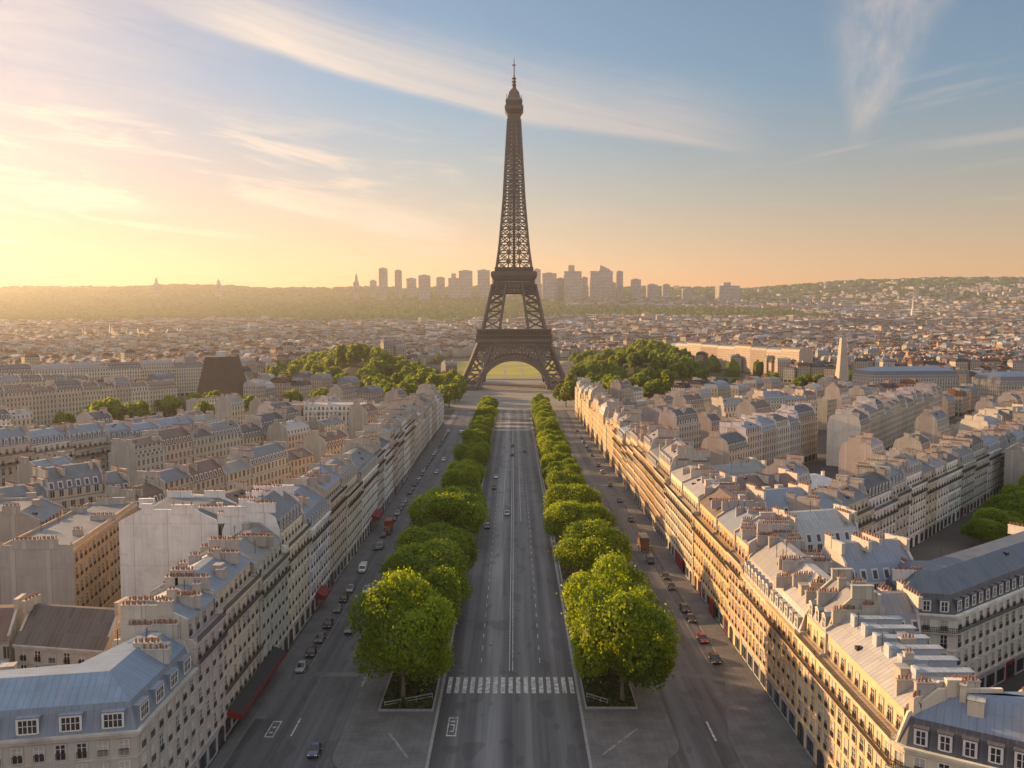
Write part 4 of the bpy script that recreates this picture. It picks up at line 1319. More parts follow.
# curved sunlit block right of the tower
cpts = []
rnd.seed(41)
cpts = [(284, 1500), (292, 1440), (303, 1380), (315, 1320), (326, 1262), (335, 1206), (341, 1152), (345, 1100), (352, 1050)]
for k in range(8):
    a, b = Vector(cpts[k]), Vector(cpts[k + 1]); d = (b - a).normalized()
    poly = rect(a + d * .1, d, (b - a).length - .2, 18, 1); mark(poly)
    building('curved_terrace_block', f"tall sunlit block, {ORD[k + 1]} from the left in the curved terrace right of the tower", poly, 'FPBP', 35 + (k * 5) % 3 - 1, ((.44, .36, .28), (.5, .42, .34), (.38, .31, .25))[k % 3], (ZDARK, SLATE, BROWN)[(k * 2) % 3], 2, 'mansard', 4, 2, 6, group='curved terrace', chim=1, pots=False)
for q, (px, py) in enumerate(((350, 900),)):
    mb = MB()
    for i in range(4):
        c0 = [(px - 6, py), (px + 6, py), (px + 6, py + 14), (px - 6, py + 14)]; c1 = [(px - 2.5, py + 3), (px + 2.5, py + 3), (px + 2.5, py + 9), (px - 2.5, py + 9)]
        j = (i + 1) % 4
        mb.face([c0[i] + (0,), c0[j] + (0,), c1[j] + (56,), c1[i] + (56,)])
    mb.face([p + (56,) for p in c1])
    o = obj('tapered_stack', mb, M['party'], None, (.5, .41, .34)); tag(o, 'tall tapering pale stack standing among roofs at the far right', 'tower')
    mark([(px - 8, py - 8), (px + 8, py - 8), (px + 8, py + 18), (px - 8, py + 18)])

# ------------------------------------------------------------------ trees
def leaf_cloud(seed, nl, size, lobes=26, rx=1.0, rz=0.8, extra=0.06):
    """unit crown made of leaf sprays spread over many overlapping clumps"""
    g = np.random.default_rng(seed)
    C = []
    for _ in range(lobes):
        d = g.normal(size=3); d /= np.linalg.norm(d)
        if d[2] < -.8: d[2] *= -.5
        rr = g.uniform(.48, .72)
        C.append((d[0] * rr * rx, d[1] * rr * rx, d[2] * rr * rz, g.uniform(.24, .38)))
    C = np.array(C + [(0, 0, 0, .5)])
    wts = C[:, 3] ** 2; wts /= wts.sum()
    k = g.choice(len(C), nl, p=wts)
    d = g.normal(size=(nl, 3)); d /= np.linalg.norm(d, axis=1)[:, None]
    d[:, 2] = np.where(d[:, 2] < -.75, -d[:, 2], d[:, 2])
    r = C[k, 3] * (1 + g.normal(0, .12, nl) + (g.random(nl) < extra) * g.uniform(0, .35, nl))
    P = C[k, :3] + d * r[:, None]
    # drop leaves buried deep inside another clump
    keep = np.ones(nl, bool)
    for c in C: keep &= np.linalg.norm(P - c[:3], axis=1) > c[3] * .72
    P, d, k = P[keep], d[keep], k[keep]; n = len(P)
    nv = d + g.normal(0, .55, (n, 3)); nv /= np.linalg.norm(nv, axis=1)[:, None]
    a = np.cross(nv, g.normal(size=(n, 3))); a /= np.linalg.norm(a, axis=1)[:, None]
    b = np.cross(nv, a)
    s = size * g.uniform(.6, 1.25, n)[:, None]
    q = np.stack([P - a * s - b * s * .6, P + a * s * .9 - b * s * .5, P + a * s + b * s * .6, P - a * s * .8 + b * s * .7], 1)
    lobe_t = g.uniform(.1, .75, len(C))
    tint = np.clip(lobe_t[k] + g.normal(0, .2, n), 0, 1)
    return q, tint


def quads_mesh(name, q, tint, mat, uv=None):
    n = len(q)
    me = bpy.data.meshes.new(name)
    me.vertices.add(n * 4); me.vertices.foreach_set('co', q.reshape(-1).astype(np.float32))
    me.loops.add(n * 4); me.loops.foreach_set('vertex_index', np.arange(n * 4, dtype=np.int32))
    me.polygons.add(n); me.polygons.foreach_set('loop_start', np.arange(0, n * 4, 4, dtype=np.int32))
    if tint is not None:
        at = me.attributes.new('tint', 'FLOAT_COLOR', 'FACE')
        col = np.ones((n, 4), np.float32); col[:, :3] = tint[:, None] if tint.ndim == 1 else tint
        at.data.foreach_set('color', col.ravel())
    me.update(calc_edges=True)
    for m in (mat if isinstance(mat, (list, tuple)) else [mat]): me.materials.append(m)
    return me


CROWN = [quads_mesh('crown', *leaf_cloud(s, 42000, .024, lob), M['leaf']) for s, lob in ((3, 30), (8, 26), (14, 34), (23, 28))]
CROWN_P = [quads_mesh('crown', *leaf_cloud(s, 3600, .085, lob), M['leaf_park']) for s, lob in ((4, 16), (9, 20), (15, 14))]


def trunk_mesh():
    mb = MB()
    mb.tube([(0, 0, -.1), (.05, 0, .8), (.1, .05, 3.0), (0, .1, 5.0)], [.55, .42, .36, .3], 8)
    g = random.Random(4)
    for k in range(7):
        a = k * 0.9 + g.uniform(-.2, .2); L = g.uniform(3.5, 6)
        p0 = (0, .08, 3.2 + k * .28)
        p1 = (math.cos(a) * L * .45, math.sin(a) * L * .45, p0[2] + L * .5); p2 = (math.cos(a) * L, math.sin(a) * L, p0[2] + L * .85)
        mb.tube([p0, p1, p2], [.2, .14, .05], 6)
    return mb.mesh('trunk', [M['bark']])


TRUNK = trunk_mesh()


def tree(name, label, x, y, rad, top, group, crowns, z=0.0, foot=1.8):
    r = thing(name, label, 'tree', (x, y, z), group)
    h = (top - foot) / 2
    link('trunk', TRUNK, r, (0, 0, 0), rnd.uniform(0, 6.28), None, (rad / 10, rad / 10, max(.5, top / 18)))
    kk_ = 1.04 if y < 180 else 1.12 if y < 300 else .88
    link('crown', rnd.choice(crowns), r, (0, 0, foot + h * .98), rnd.uniform(0, 6.28), None, (rad * kk_, rad * kk_, h * 1.18))
    return r


rnd.seed(77)
LT = [(-20.8, 155, 10.4, 22.5), (-20, 174, 9.2, 20.5), (-21, 199, 11.6, 18.5), (-20.3, 224, 10.5, 17), (-20.6, 268, 11.6, 18.5), (-20.3, 290, 10, 16), (-20, 322, 10.2, 17.5), (-19.8, 352, 9.4, 15.5), (-19.6, 384, 10, 17),
      (-19.5, 410, 9.6, 16), (-19.5, 438, 9.4, 17), (-19.4, 466, 9.2, 16), (-19.4, 495, 9, 17), (-19.4, 522, 9, 16), (-19.4, 552, 9.2, 18), (-19.2, 580, 9, 16), (-19.2, 610, 9, 17), (-19.6, 640, 9.5, 17)]
RT = [(20.2, 154, 10.2, 23.5), (18.8, 169, 9.6, 22.5), (20.6, 224, 10.2, 16.6), (20.4, 262, 10.2, 16.4), (20.2, 292, 9.8, 16), (20.2, 320, 9.8, 15.4), (20, 346, 9.4, 16), (20, 372, 9.4, 15.4), (20, 398, 9.2, 16), (20, 425, 9.2, 16.5),
      (20, 452, 9, 15.6), (20, 480, 9, 16.5), (20, 508, 9, 16), (20, 536, 9, 16.8), (20, 565, 9, 16), (20, 594, 9, 17), (20, 622, 9, 16), (20.4, 648, 9.5, 17)]
for side, T in (('left', LT), ('right', RT)):
    for k, (x, y, rad, top) in enumerate(T):
        tree('plane_tree', f"clipped leafy street tree, {ORD[k + 1]} from the near end of the {side} median", x, y, rad, top, f"trees along the {side} median", CROWN, 0.14)


def scatter(poly, n, mind, seed):
    g = random.Random(seed); out = []
    x0, x1 = min(p[0] for p in poly), max(p[0] for p in poly); y0, y1 = min(p[1] for p in poly), max(p[1] for p in poly)
    for _ in range(n * 60):
        x, y = g.uniform(x0, x1), g.uniform(y0, y1)
        if not inside(x, y, poly): continue
        if any((x - a) ** 2 + (y - b) ** 2 < mind ** 2 for a, b in out): continue
        if any(math.hypot(x - fx, y - fy) < fr + 6 and (inside(x, y, fp) or math.hypot(x - fx, y - fy) < 9) for fx, fy, fr, fp in FOOT): continue
        out.append((x, y))
        if len(out) >= n: break
    return out


PARK_L = [(-38, 718), (-92, 690), (-150, 800), (-285, 960), (-320, 1180), (-305, 1500), (-190, 1500), (-170, 1110), (-92, 1060), (-78, 1000), (-72, 905), (-60, 860), (-50, 800)]
PARK_R = [(39, 718), (92, 700), (150, 800), (215, 960), (250, 1140), (240, 1250), (250, 1460), (100, 1460), (78, 1060), (78, 1000), (72, 905), (60, 860), (50, 800)]
for P, n, sd, lab, grp in ((PARK_L, 130, 3, 'round green park tree among the wooded garden left of the iron tower', 'park trees left of the tower'),
                           (PARK_R, 110, 4, 'round green park tree among the wooded garden right of the iron tower', 'park trees right of the tower')):
    for x, y in scatter(P, n, 14, sd):
        tree('park_tree', lab, x, y, rnd.uniform(9, 15), rnd.uniform(18, 28), grp, CROWN_P, float(terrain(x, y)), 1.5)
    mark(P)
for k, (x, y, rad, top) in enumerate(((-262, 545, 15, 24), (-246, 552, 13, 21), (-276, 550, 11, 18), (-292, 548, 9, 14))):
    tree('broad_tree', f"bright broad tree among the left rooftops, {ORD[k + 1]} widest of its clump", x, y, rad, top, 'clump left of the pale row', CROWN_P, 0, 1.5)
k = 0
for x, y, rad, top in ((-262, 640, 11, 17), (-246, 650, 11, 18), (-228, 640, 10, 16), (-236, 662, 12, 19), (-214, 655, 11, 18), (-198, 640, 10, 17), (-205, 560, 9, 20), (-192, 566, 8, 18), (-180, 690, 11, 18), (-160, 700, 11, 19), (-140, 690, 12, 18)):
    k += 1
    tree('courtyard_tree', f"dark green tree in the left courtyards, {ORD[k]} counting from the left edge side", x, y, rad, top, 'left courtyard trees', CROWN_P, 0, 1.5)
for k, (x, y, rad, top) in enumerate(((168, 282, 9, 15), (179, 294, 9, 16), (190, 304, 10, 16.5), (201, 318, 10, 17), (212, 331, 9.5, 16), (157, 271, 7, 12), (147, 262, 6, 10), (223, 344, 9, 16))):
    tree('side_street_tree', f"leafy dark tree in the right side street, {ORD[k + 1]} of the line of eight", x, y, rad, top, 'right side street trees', CROWN, 0, 2.0)
for k in range(16):
    x, y = 195 + k * 14 + rnd.uniform(-3, 3), 850 + k * 7 + rnd.uniform(-22, 22)
    tree('boulevard_tree', f"rounded tree below the curved terrace, {ORD[k + 1]} from the left in its belt", x, y, rnd.uniform(8, 12), rnd.uniform(14, 20), 'belt below the curved terrace', CROWN_P, 0, 1.5)
    mark([(x - 8, y - 8), (x + 8, y - 8), (x + 8, y + 8), (x - 8, y + 8)])

# planter beds under the street trees, low edging, undergrowth, handrails
for x0, x1, y0, word in ((-24.6, -14.6, 149.5, 'left'), (13.0, 22.6, 150.5, 'right')):
    r = thing('planter_bed', f"long soil bed with low stone edging under the {word} row of street trees", 'planter', ((x0 + x1) / 2, y0, 0.14))
    mb = MB(); mb.face([(x0 + .3, y0 + .3, .27), (x1 - .3, y0 + .3, .27), (x1 - .3, 640, .27), (x0 + .3, 640, .27)])
    obj('soil', mb, M['soil'], r)
    mb = MB(); mb.box(x0, x1, y0, y0 + .3, .13, .5); mb.box(x0, x0 + .3, y0 + .3, 640, .13, .5); mb.box(x1 - .3, x1, y0 + .3, 640, .13, .5)
    obj('edging', mb, M['kerb'], r)
    g = np.random.default_rng(5 if word == 'left' else 6)
    n = 3200
    P = np.stack([g.uniform(x0 + .6, x1 - .6, n), y0 + .8 + (g.random(n) ** 1.7) * 120, g.uniform(.3, 1.2, n)], 1)
    P[:, 2] *= (.6 + .6 * np.sin(P[:, 0] * 1.3) * np.sin(P[:, 1] * .9))
    P[:, 2] = np.maximum(P[:, 2], .3)
    a = g.normal(size=(n, 3)); a /= np.linalg.norm(a, axis=1)[:, None]; b = np.cross(a, g.normal(size=(n, 3))); b /= np.linalg.norm(b, axis=1)[:, None]
    s = g.uniform(.15, .32, n)[:, None]
    q = np.stack([P - a * s - b * s, P + a * s - b * s, P + a * s + b * s, P - a * s + b * s], 1)
    o = link('undergrowth', quads_mesh('undergrowth', q, g.uniform(0, .7, n), M['scrub'])); o['kind'] = 'stuff'
    o['label'] = f"low green undergrowth in the {word} planter bed"; o['category'] = 'undergrowth'
    xs_ = (x0 + 1, x1 - .6) if word == 'left' else (x0 + .6, x0 + 4.2)
    mb = MB()
    ya, yb = (y0 + 1.2, y0 + 4.5) if word == 'left' else (y0 + 4, y0 + 1.0)
    mb.beam((xs_[0], ya, 1.3), (xs_[1], yb, 1.5), .07); mb.beam((xs_[0], ya, .8), (xs_[1], yb, .95), .05)
    for tt in (0, .33, .66, 1): mb.beam((xs_[0] + (xs_[1] - xs_[0]) * tt, ya + (yb - ya) * tt, .2), (xs_[0] + (xs_[1] - xs_[0]) * tt, ya + (yb - ya) * tt, 1.5), .06)
    tag(obj('handrail', mb, M['kerb']), f"pale handrail slanting across the near end of the {word} planter bed", 'railing')

# ------------------------------------------------------------------ rooftops filling the quarters behind the frontages
FOOT_AV = [(-66, 95), (66, 95), (66, 700), (-66, 700)]
mark(FOOT_AV); mark([(-70, 690), (70, 690), (70, 1120), (-70, 1120)]); mark([(-150, 1040), (150, 1040), (150, 1720), (-150, 1720)])
mark([(-125, 690), (125, 690), (100, 1000), (-100, 1000)])
for (x, y) in ((-250, 548), (-225, 650), (-165, 692)): mark([(x - 26, y - 14), (x + 26, y - 14), (x + 26, y + 14), (x - 26, y + 14)])
mark([(66, 196), (130, 170), (270, 330), (230, 345)])      # tree-lined street stays open
mark([(-310, 455), (-235, 455), (-225, 585), (-310, 585)]); mark([(-285, 590), (-185, 590), (-185, 672), (-285, 672)]); mark([(170, 800), (260, 760), (420, 880), (440, 1010), (200, 940)]); mark([(190, 950), (320, 990), (338, 1110), (278, 1510), (240, 1510), (205, 1100)])
mark([(-295, 680), (-222, 680), (-232, 765), (-295, 765)])
cand = []
rnd.seed(99)
for sx, ang0 in ((-1, 22), (1, 40)):
    d = Vector((math.sin(R(ang0)), math.cos(R(ang0)))); nrm = Vector((d.y, -d.x))
    off = -1200.0; kk = 0
    while off < 1200:
        s = -300.0
        while s < 1700:
            L = rnd.choice((12, 15, 18, 22))
            p = d * s + nrm * off
            s += L + (rnd.random() < .08) * 9
            if p.x * sx < 60 or p.y < 120 or p.y > 1150: continue
            if abs(p.x) > .64 * p.y + 40: continue
            poly = rect(p, d, L - .05, 13, 1 if kk % 2 == 0 else -1)
            if free(poly, 2.2): cand.append((p.y + abs(p.x) * .2, poly, kk, sx)); mark(poly)
        off += 34 if kk % 2 == 0 else 16
        kk += 1
cand.sort(key=lambda c: c[0])
TINTS, ROOFS = (CREAM, PINK, BEIGE, GREY, WHITE, BEIGE), (BROWN, ZDARK, ZGREY, SLATE, BROWN, SLATE, ZBLUE, ZPALE)
NTHING = 84
seq = {-1: 0, 1: 0}
rest = []
for q, (key, poly, kk, sx) in enumerate(cand):
    tn, rc = rnd.choice(TINTS), rnd.choice(ROOFS)
    if q >= NTHING: rest.append((poly, tn, rc)); continue
    seq[sx] += 1
    n_ = seq[sx]
    num = ORD[n_]
    building('rear_block', f"{CNAME[tn]} infill block with {RNAME[rc]} roof, {num} nearest in the {'left' if sx < 0 else 'right'} back quarter", poly, 'FPBP', rnd.choice((14, 16, 17.5, 19, 20)), tn, rc, 2,
             rnd.choice(('mansard', 'mansard', 'pitched', 'double', 'flat')), 3.2, rnd.uniform(1.5, 3), 5.4, group='infill blocks of the back quarters', clutter=3, party=jit((.46, .41, .36), .15), chim=1)

# ------------------------------------------------------------------ the far city: thousands of roofs, one object
g = np.random.default_rng(12)
rows_ = []          # cx, cy, dx, dy, L, D, H, steep height, wall tint, roof tint
for poly, tn, rc in rest:
    a, b, c, dd = [np.array(p) for p in poly]
    ctr = (a + c) / 2; e = b - a; L = np.linalg.norm(e); e = e / L
    rows_.append((ctr[0], ctr[1], e[0], e[1], L, 13, g.uniform(15, 21), 3.2, tn, rc))


def blocked(x, y):
    for fx, fy, fr, fp in FOOT:
        if math.hypot(fx - x, fy - y) < fr + 12 and (inside(x, y, fp) or math.hypot(fx - x, fy - y) < 10): return True
    return False


cellsz = 330
for j in range(int(1000 // cellsz), int(6600 // cellsz) + 1):
    yc = j * cellsz
    xm = .66 * (yc + cellsz) + 100
    for i in range(int(-xm // cellsz) - 1, int(xm // cellsz) + 1):
        ang = g.uniform(0, math.pi); d = np.array([math.cos(ang), math.sin(ang)]); nn = np.array([-d[1], d[0]])
        cc = np.array([i * cellsz + cellsz / 2, yc + cellsz / 2])
        far_k = min(2.6, max(1.0, yc / 1500)); Lb = 17 * far_k; gap = 30 * (1 + (far_k - 1) * .45)
        rr = int(cellsz * .75 / gap) + 1; ss = int(cellsz * .75 / Lb) + 1
        ht = g.uniform(-2, 3)
        for r_ in range(-rr, rr + 1):
            for s_ in range(-ss, ss + 1):
                p = cc + d * (s_ * Lb) + nn * (r_ * gap + (5 if r_ % 2 else 0))
                if abs(p[0] - cc[0]) > cellsz / 2 or abs(p[1] - cc[1]) > cellsz / 2: continue
                if p[1] < 1020: continue
                if abs(p[0]) > .64 * p[1] + 80: continue
                if p[1] < 1800 and blocked(p[0], p[1]): continue
                if p[1] > 3450:
                    # forest belt and thinning suburbs on the slopes
                    wood = (3450 if p[0] < -200 else 3700) + 150 * math.sin(p[0] * .0041) + (900 if p[0] > 1500 else 0) + (300 if p[0] > 300 else 0)
                    if wood < p[1] < (5600 if p[0] < -200 else 5250) + 120 * math.sin(p[0] * .003) - (450 if p[0] > 300 else 0): continue
                    if p[0] < -100 and p[1] > 5000: continue
                    if p[1] > 5000 and g.random() > ((.36 if p[1] < 6000 else .1) if p[0] > 200 else .07): continue
                if g.random() < .07: continue
                tn = TINTS[g.integers(len(TINTS))]; rc = ROOFS[g.integers(len(ROOFS))]
                big = g.random() < .03
                rows_.append((p[0], p[1], d[0], d[1], Lb * g.uniform(.8, 1.0), gap * .5 * g.uniform(.8, 1.1), (g.uniform(14, 23) + ht) * (1.5 if big else 1), 3.2, tn, rc))
N = len(rows_)
cx = np.array([r[0] for r in rows_]); cy = np.array([r[1] for r in rows_]); dx = np.array([r[2] for r in rows_]); dy = np.array([r[3] for r in rows_])
Ls = np.array([r[4] for r in rows_]); Ds = np.array([r[5] for r in rows_]); Hs = np.array([r[6] for r in rows_]); Ms = np.array([r[7] for r in rows_])
wt = np.array([r[8] for r in rows_]) * g.uniform(.6, .95, (N, 1)); rt = np.array([r[9] for r in rows_]) * g.uniform(.75, 1.25, (N, 1))
gz = terrain(cx, cy)


def W(lx, ly, z):
    return np.stack([cx + dx * lx - dy * ly, cy + dy * lx + dx * ly, gz + z], 1)


rings = []
for (ix, iy, z) in ((0, 0, -4 + 0 * Hs), (0, 0, Hs), (np.where(g.random(N) < .5, 0.0, 1.2), 1.3, Hs + Ms), (0.3, Ds * .42, Hs + Ms + g.uniform(.6, 2.4, N))):
    a, b = Ls / 2 - ix, Ds / 2 - iy
    rings.append([W(-a, -b, z), W(a, -b, z), W(a, b, z), W(-a, b, z)])
Q, COLR, UV, MAT = [], [], [], []
zero = np.zeros(N)
for k in range(3):
    for i in range(4):
        j = (i + 1) % 4
        Q.append(np.stack([rings[k][i], rings[k][j], rings[k + 1][j], rings[k + 1][i]], 1))
        COLR.append(wt if k == 0 else rt); MAT.append(0 if k == 0 else 1)
        l = Ls if i % 2 == 0 else Ds
        UV.append(np.stack([zero, zero - 4, l, zero - 4, l, Hs, zero, Hs], 1))
Q.append(np.stack(rings[3], 1)); COLR.append(rt); MAT.append(1); UV.append(np.zeros((N, 8)))
for c in range(3):
    lx = g.uniform(-.46, .46, N) * Ls; zt = Hs + Ms + g.uniform(1.5, 3.4, N); hw = g.uniform(.3, .7, N); hd = g.uniform(1.0, 2.8, N); oy = g.uniform(-.28, .28, N) * Ds
    b = [W(lx + sx * hw, oy + sy * hd, Hs + .5) for sx, sy in ((-1, -1), (1, -1), (1, 1), (-1, 1))]
    tt = [W(lx + sx * hw, oy + sy * hd, zt) for sx, sy in ((-1, -1), (1, -1), (1, 1), (-1, 1))]
    cc_ = np.where(g.random((N, 1)) < .45, np.array([[.33, .16, .09]]), np.array([[.45, .39, .33]])) * g.uniform(.8, 1.1, (N, 1))
    for i in range(4):
        j = (i + 1) % 4
        Q.append(np.stack([b[i], b[j], tt[j], tt[i]], 1)); COLR.append(cc_); MAT.append(1); UV.append(np.zeros((N, 8)))
    Q.append(np.stack(tt, 1)); COLR.append(cc_); MAT.append(1); UV.append(np.zeros((N, 8)))
q = np.concatenate(Q); col = np.concatenate(COLR); uv = np.concatenate(UV)
me = quads_mesh('far_city', q, col, [M['facade_t'], M['roof_t']])
me.polygons.foreach_set('material_index', np.repeat(np.array(MAT, dtype=np.int32), N))
me.uv_layers.new(name='UVMap').data.foreach_set('uv', uv.reshape(-1).astype(np.float32))
o = link('far_city', me); o['kind'] = 'stuff'; o['label'] = 'dense mass of distant rooftops and pale facades reaching back to the wooded hills'; o['category'] = 'city'
print('far buildings', N)

# ------------------------------------------------------------------ woods: belt beyond the city, wooded ridges, green specks among the roofs
def domes(px, py, rad, hgt, seed, sink=2.0):
    g = np.random.default_rng(seed); n = len(px); z0 = terrain(px, py) - sink; K = 7
    prof = [(.9, 0.0), (1.05, .45), (.75, .82), (.12, 1.0)]
    ph = g.uniform(0, 6.28, n)
    rg = []
    for r, h in prof:
        ring = []
        for k in range(K):
            a = ph + 2 * math.pi * k / K
            rr = rad * r * g.uniform(.78, 1.2, n)
            ring.append(np.stack([px + rr * np.cos(a), py + rr * np.sin(a), z0 + (hgt + sink) * h * g.uniform(.88, 1.08, n)], 1))
        rg.append(ring)
    Q, T = [], []
    tb = g.uniform(.1, .8, n)
    for a, b in zip(rg, rg[1:]):
        for k in range(K):
            Q.append(np.stack([a[k], a[(k + 1) % K], b[(k + 1) % K], b[k]], 1)); T.append(np.clip(tb + g.normal(0, .12, n), 0, 1))
    return np.concatenate(Q), np.concatenate(T)


g = np.random.default_rng(31)
n = 11500
y = g.uniform(3300, 5700, n); x = g.uniform(-1, 1, n) * (.66 * y + 60)
wood = np.where(x < -200, 3450, 3700) + 150 * np.sin(x * .0041) + np.where(x > 1500, 900, 0) + np.where(x > 300, 300, 0)
ok = (y > wood - 40) & (y < np.where(x < -200, 5640, 5280) - np.where(x > 300, 450, 0) + 120 * np.sin(x * .003)) & ((x < 1500) | (g.random(n) < .35))
x, y = x[ok], y[ok]
q, tt = domes(x, y, g.uniform(12, 26, len(x)), g.uniform(14, 28, len(x)), 1)
o = link('woodland', quads_mesh('woodland', q, tt, M['leaf_forest'])); o['kind'] = 'stuff'; o['label'] = 'hazy green belt of far-off woodland beyond the city'; o['category'] = 'woods'
n = 7000
y = g.uniform(5200, 7650, n); x = g.uniform(-1, 1, n) * (.68 * y + 60)
dens = np.where((y > 6300) | (x < -200), .95, .4)
ok = g.random(n) < dens
x, y = x[ok], y[ok]
q, tt = domes(x, y, g.uniform(16, 40, len(x)), g.uniform(10, 24, len(x)), 2)
o = link('hillside_woods', quads_mesh('hillside_woods', q, tt, M['leaf_forest'])); o['kind'] = 'stuff'; o['label'] = 'distant woods covering the ridge along the skyline'; o['category'] = 'woods'
n = 1500
y = g.uniform(1050, 3600, n); x = g.uniform(-1, 1, n) * (.64 * y + 60)
ok = (np.abs(x) > 80) & (np.sin(x * .012 + 1) * np.sin(y * .009) > .35) | (g.random(n) < .22) & (np.abs(x) > 80)
x, y = x[ok], y[ok]
q, tt = domes(x, y, g.uniform(7, 13, len(x)), g.uniform(14, 24, len(x)), 3)
o = link('city_greenery', quads_mesh('city_greenery', q, tt, M['leaf_forest'])); o['kind'] = 'stuff'; o['label'] = 'green specks of trees scattered among the far rooftops'; o['category'] = 'trees'

# ------------------------------------------------------------------ skyline of office towers on the ridge
rnd.seed(8)
SKY = [(357, 5, 273, 'point'), (384, 8, 269, 'box'), (399, 6.5, 271, 'box'), (412, 9, 279, 'box'), (425, 11, 276, 'box'), (441, 8, 278, 'box'), (455, 12, 274, 'step'), (466, 13, 271.5, 'box'), (484, 12, 271, 'box'),
       (374, 6, 281, 'box'), (496, 8, 276, 'box'), (537, 7, 270, 'box'), (549, 14, 274, 'box'), (560, 8, 279, 'box'), (572, 17, 266, 'step'), (584, 6, 278, 'box'),
       (600, 22, 266, 'slant'), (612, 6, 283, 'box'), (619, 6, 272, 'box'), (635, 9, 280, 'box'), (651, 10, 285, 'box'), (665, 7, 285, 'box'), (686, 9, 289, 'box'), (726, 20, 283, 'step'), (158, 5, 277, 'point'), (220, 6, 279, 'point')]
cols = 0
for k, (u, wpx, vt, sh) in enumerate(sorted(SKY)):
    yy = 5750 + rnd.uniform(-180, 180); s = yy / FPX
    x, hw = (u - VPX) * s, wpx * s / 2; z0 = float(terrain(x, yy)) - 20; zt = CAM_H + (HOR - vt) * s
    mb = MB(); dp = max(18, hw * .9)
    if sh == 'point':
        mb.box(x - hw, x + hw, yy - dp, yy + dp, z0, z0 + (zt - z0) * .7)
        mb.lathe([(hw * .95, z0 + (zt - z0) * .7), (hw * .5, z0 + (zt - z0) * .88), (.5, zt)], 8, (x, yy))
    elif sh == 'step':
        mb.box(x - hw, x + hw, yy - dp, yy + dp, z0, zt - (zt - z0) * .16); mb.box(x - hw * .5, x + hw * .2, yy - dp * .6, yy + dp * .6, zt - (zt - z0) * .16, zt)
    elif sh == 'slant':
        zb = zt - (zt - z0) * .17
        mb.box(x - hw, x + hw, yy - dp, yy + dp, z0, zb)
        a, b = x - hw * .2, x + hw * .8
        mb.face([(a, yy - dp * .8, zb), (b, yy - dp * .8, zb), (b, yy - dp * .8, zb + 10), (a + 8, yy - dp * .8, zt)])
        mb.face([(b, yy + dp * .8, zb), (a, yy + dp * .8, zb), (a + 8, yy + dp * .8, zt), (b, yy + dp * .8, zb + 10)])
        mb.face([(a, yy + dp * .8, zb), (a, yy - dp * .8, zb), (a + 8, yy - dp * .8, zt), (a + 8, yy + dp * .8, zt)])
        mb.face([(b, yy - dp * .8, zb + 10), (b, yy + dp * .8, zb + 10), (a + 8, yy + dp * .8, zt), (a + 8, yy - dp * .8, zt)])
    else:
        mb.box(x - hw, x + hw, yy - dp, yy + dp, z0, zt)
        mb.box(x - hw * .5, x + hw * .4, yy - dp * .5, yy + dp * .5, zt, zt + 6)
    o = obj('office_tower', mb, M['tower_block'])
    look = {'box': 'flat topped', 'point': 'pointed', 'step': 'stepped', 'slant': 'slanted top'}[sh]
    tag(o, f"{look} hazy office tower, {ORD[k + 1]} from the left along the distant skyline", 'tower', 'distant skyline towers')
yy = 3950.0; s = yy / FPX; x = (911 - VPX) * s; z0 = float(terrain(x, yy)) - 5
mb = MB(); mb.box(x - 9, x + 9, yy - 9, yy + 9, z0, z0 + 30); mb.lathe([(10, z0 + 30), (4, z0 + 70), (.8, z0 + 125)], 8, (x, yy)); mb.box(x - 14, x + 14, yy + 9, yy + 60, z0, z0 + 26)
tag(obj('church_spire', mb, M['white_wall']), 'pale pointed church spire rising from the far city at right', 'church')


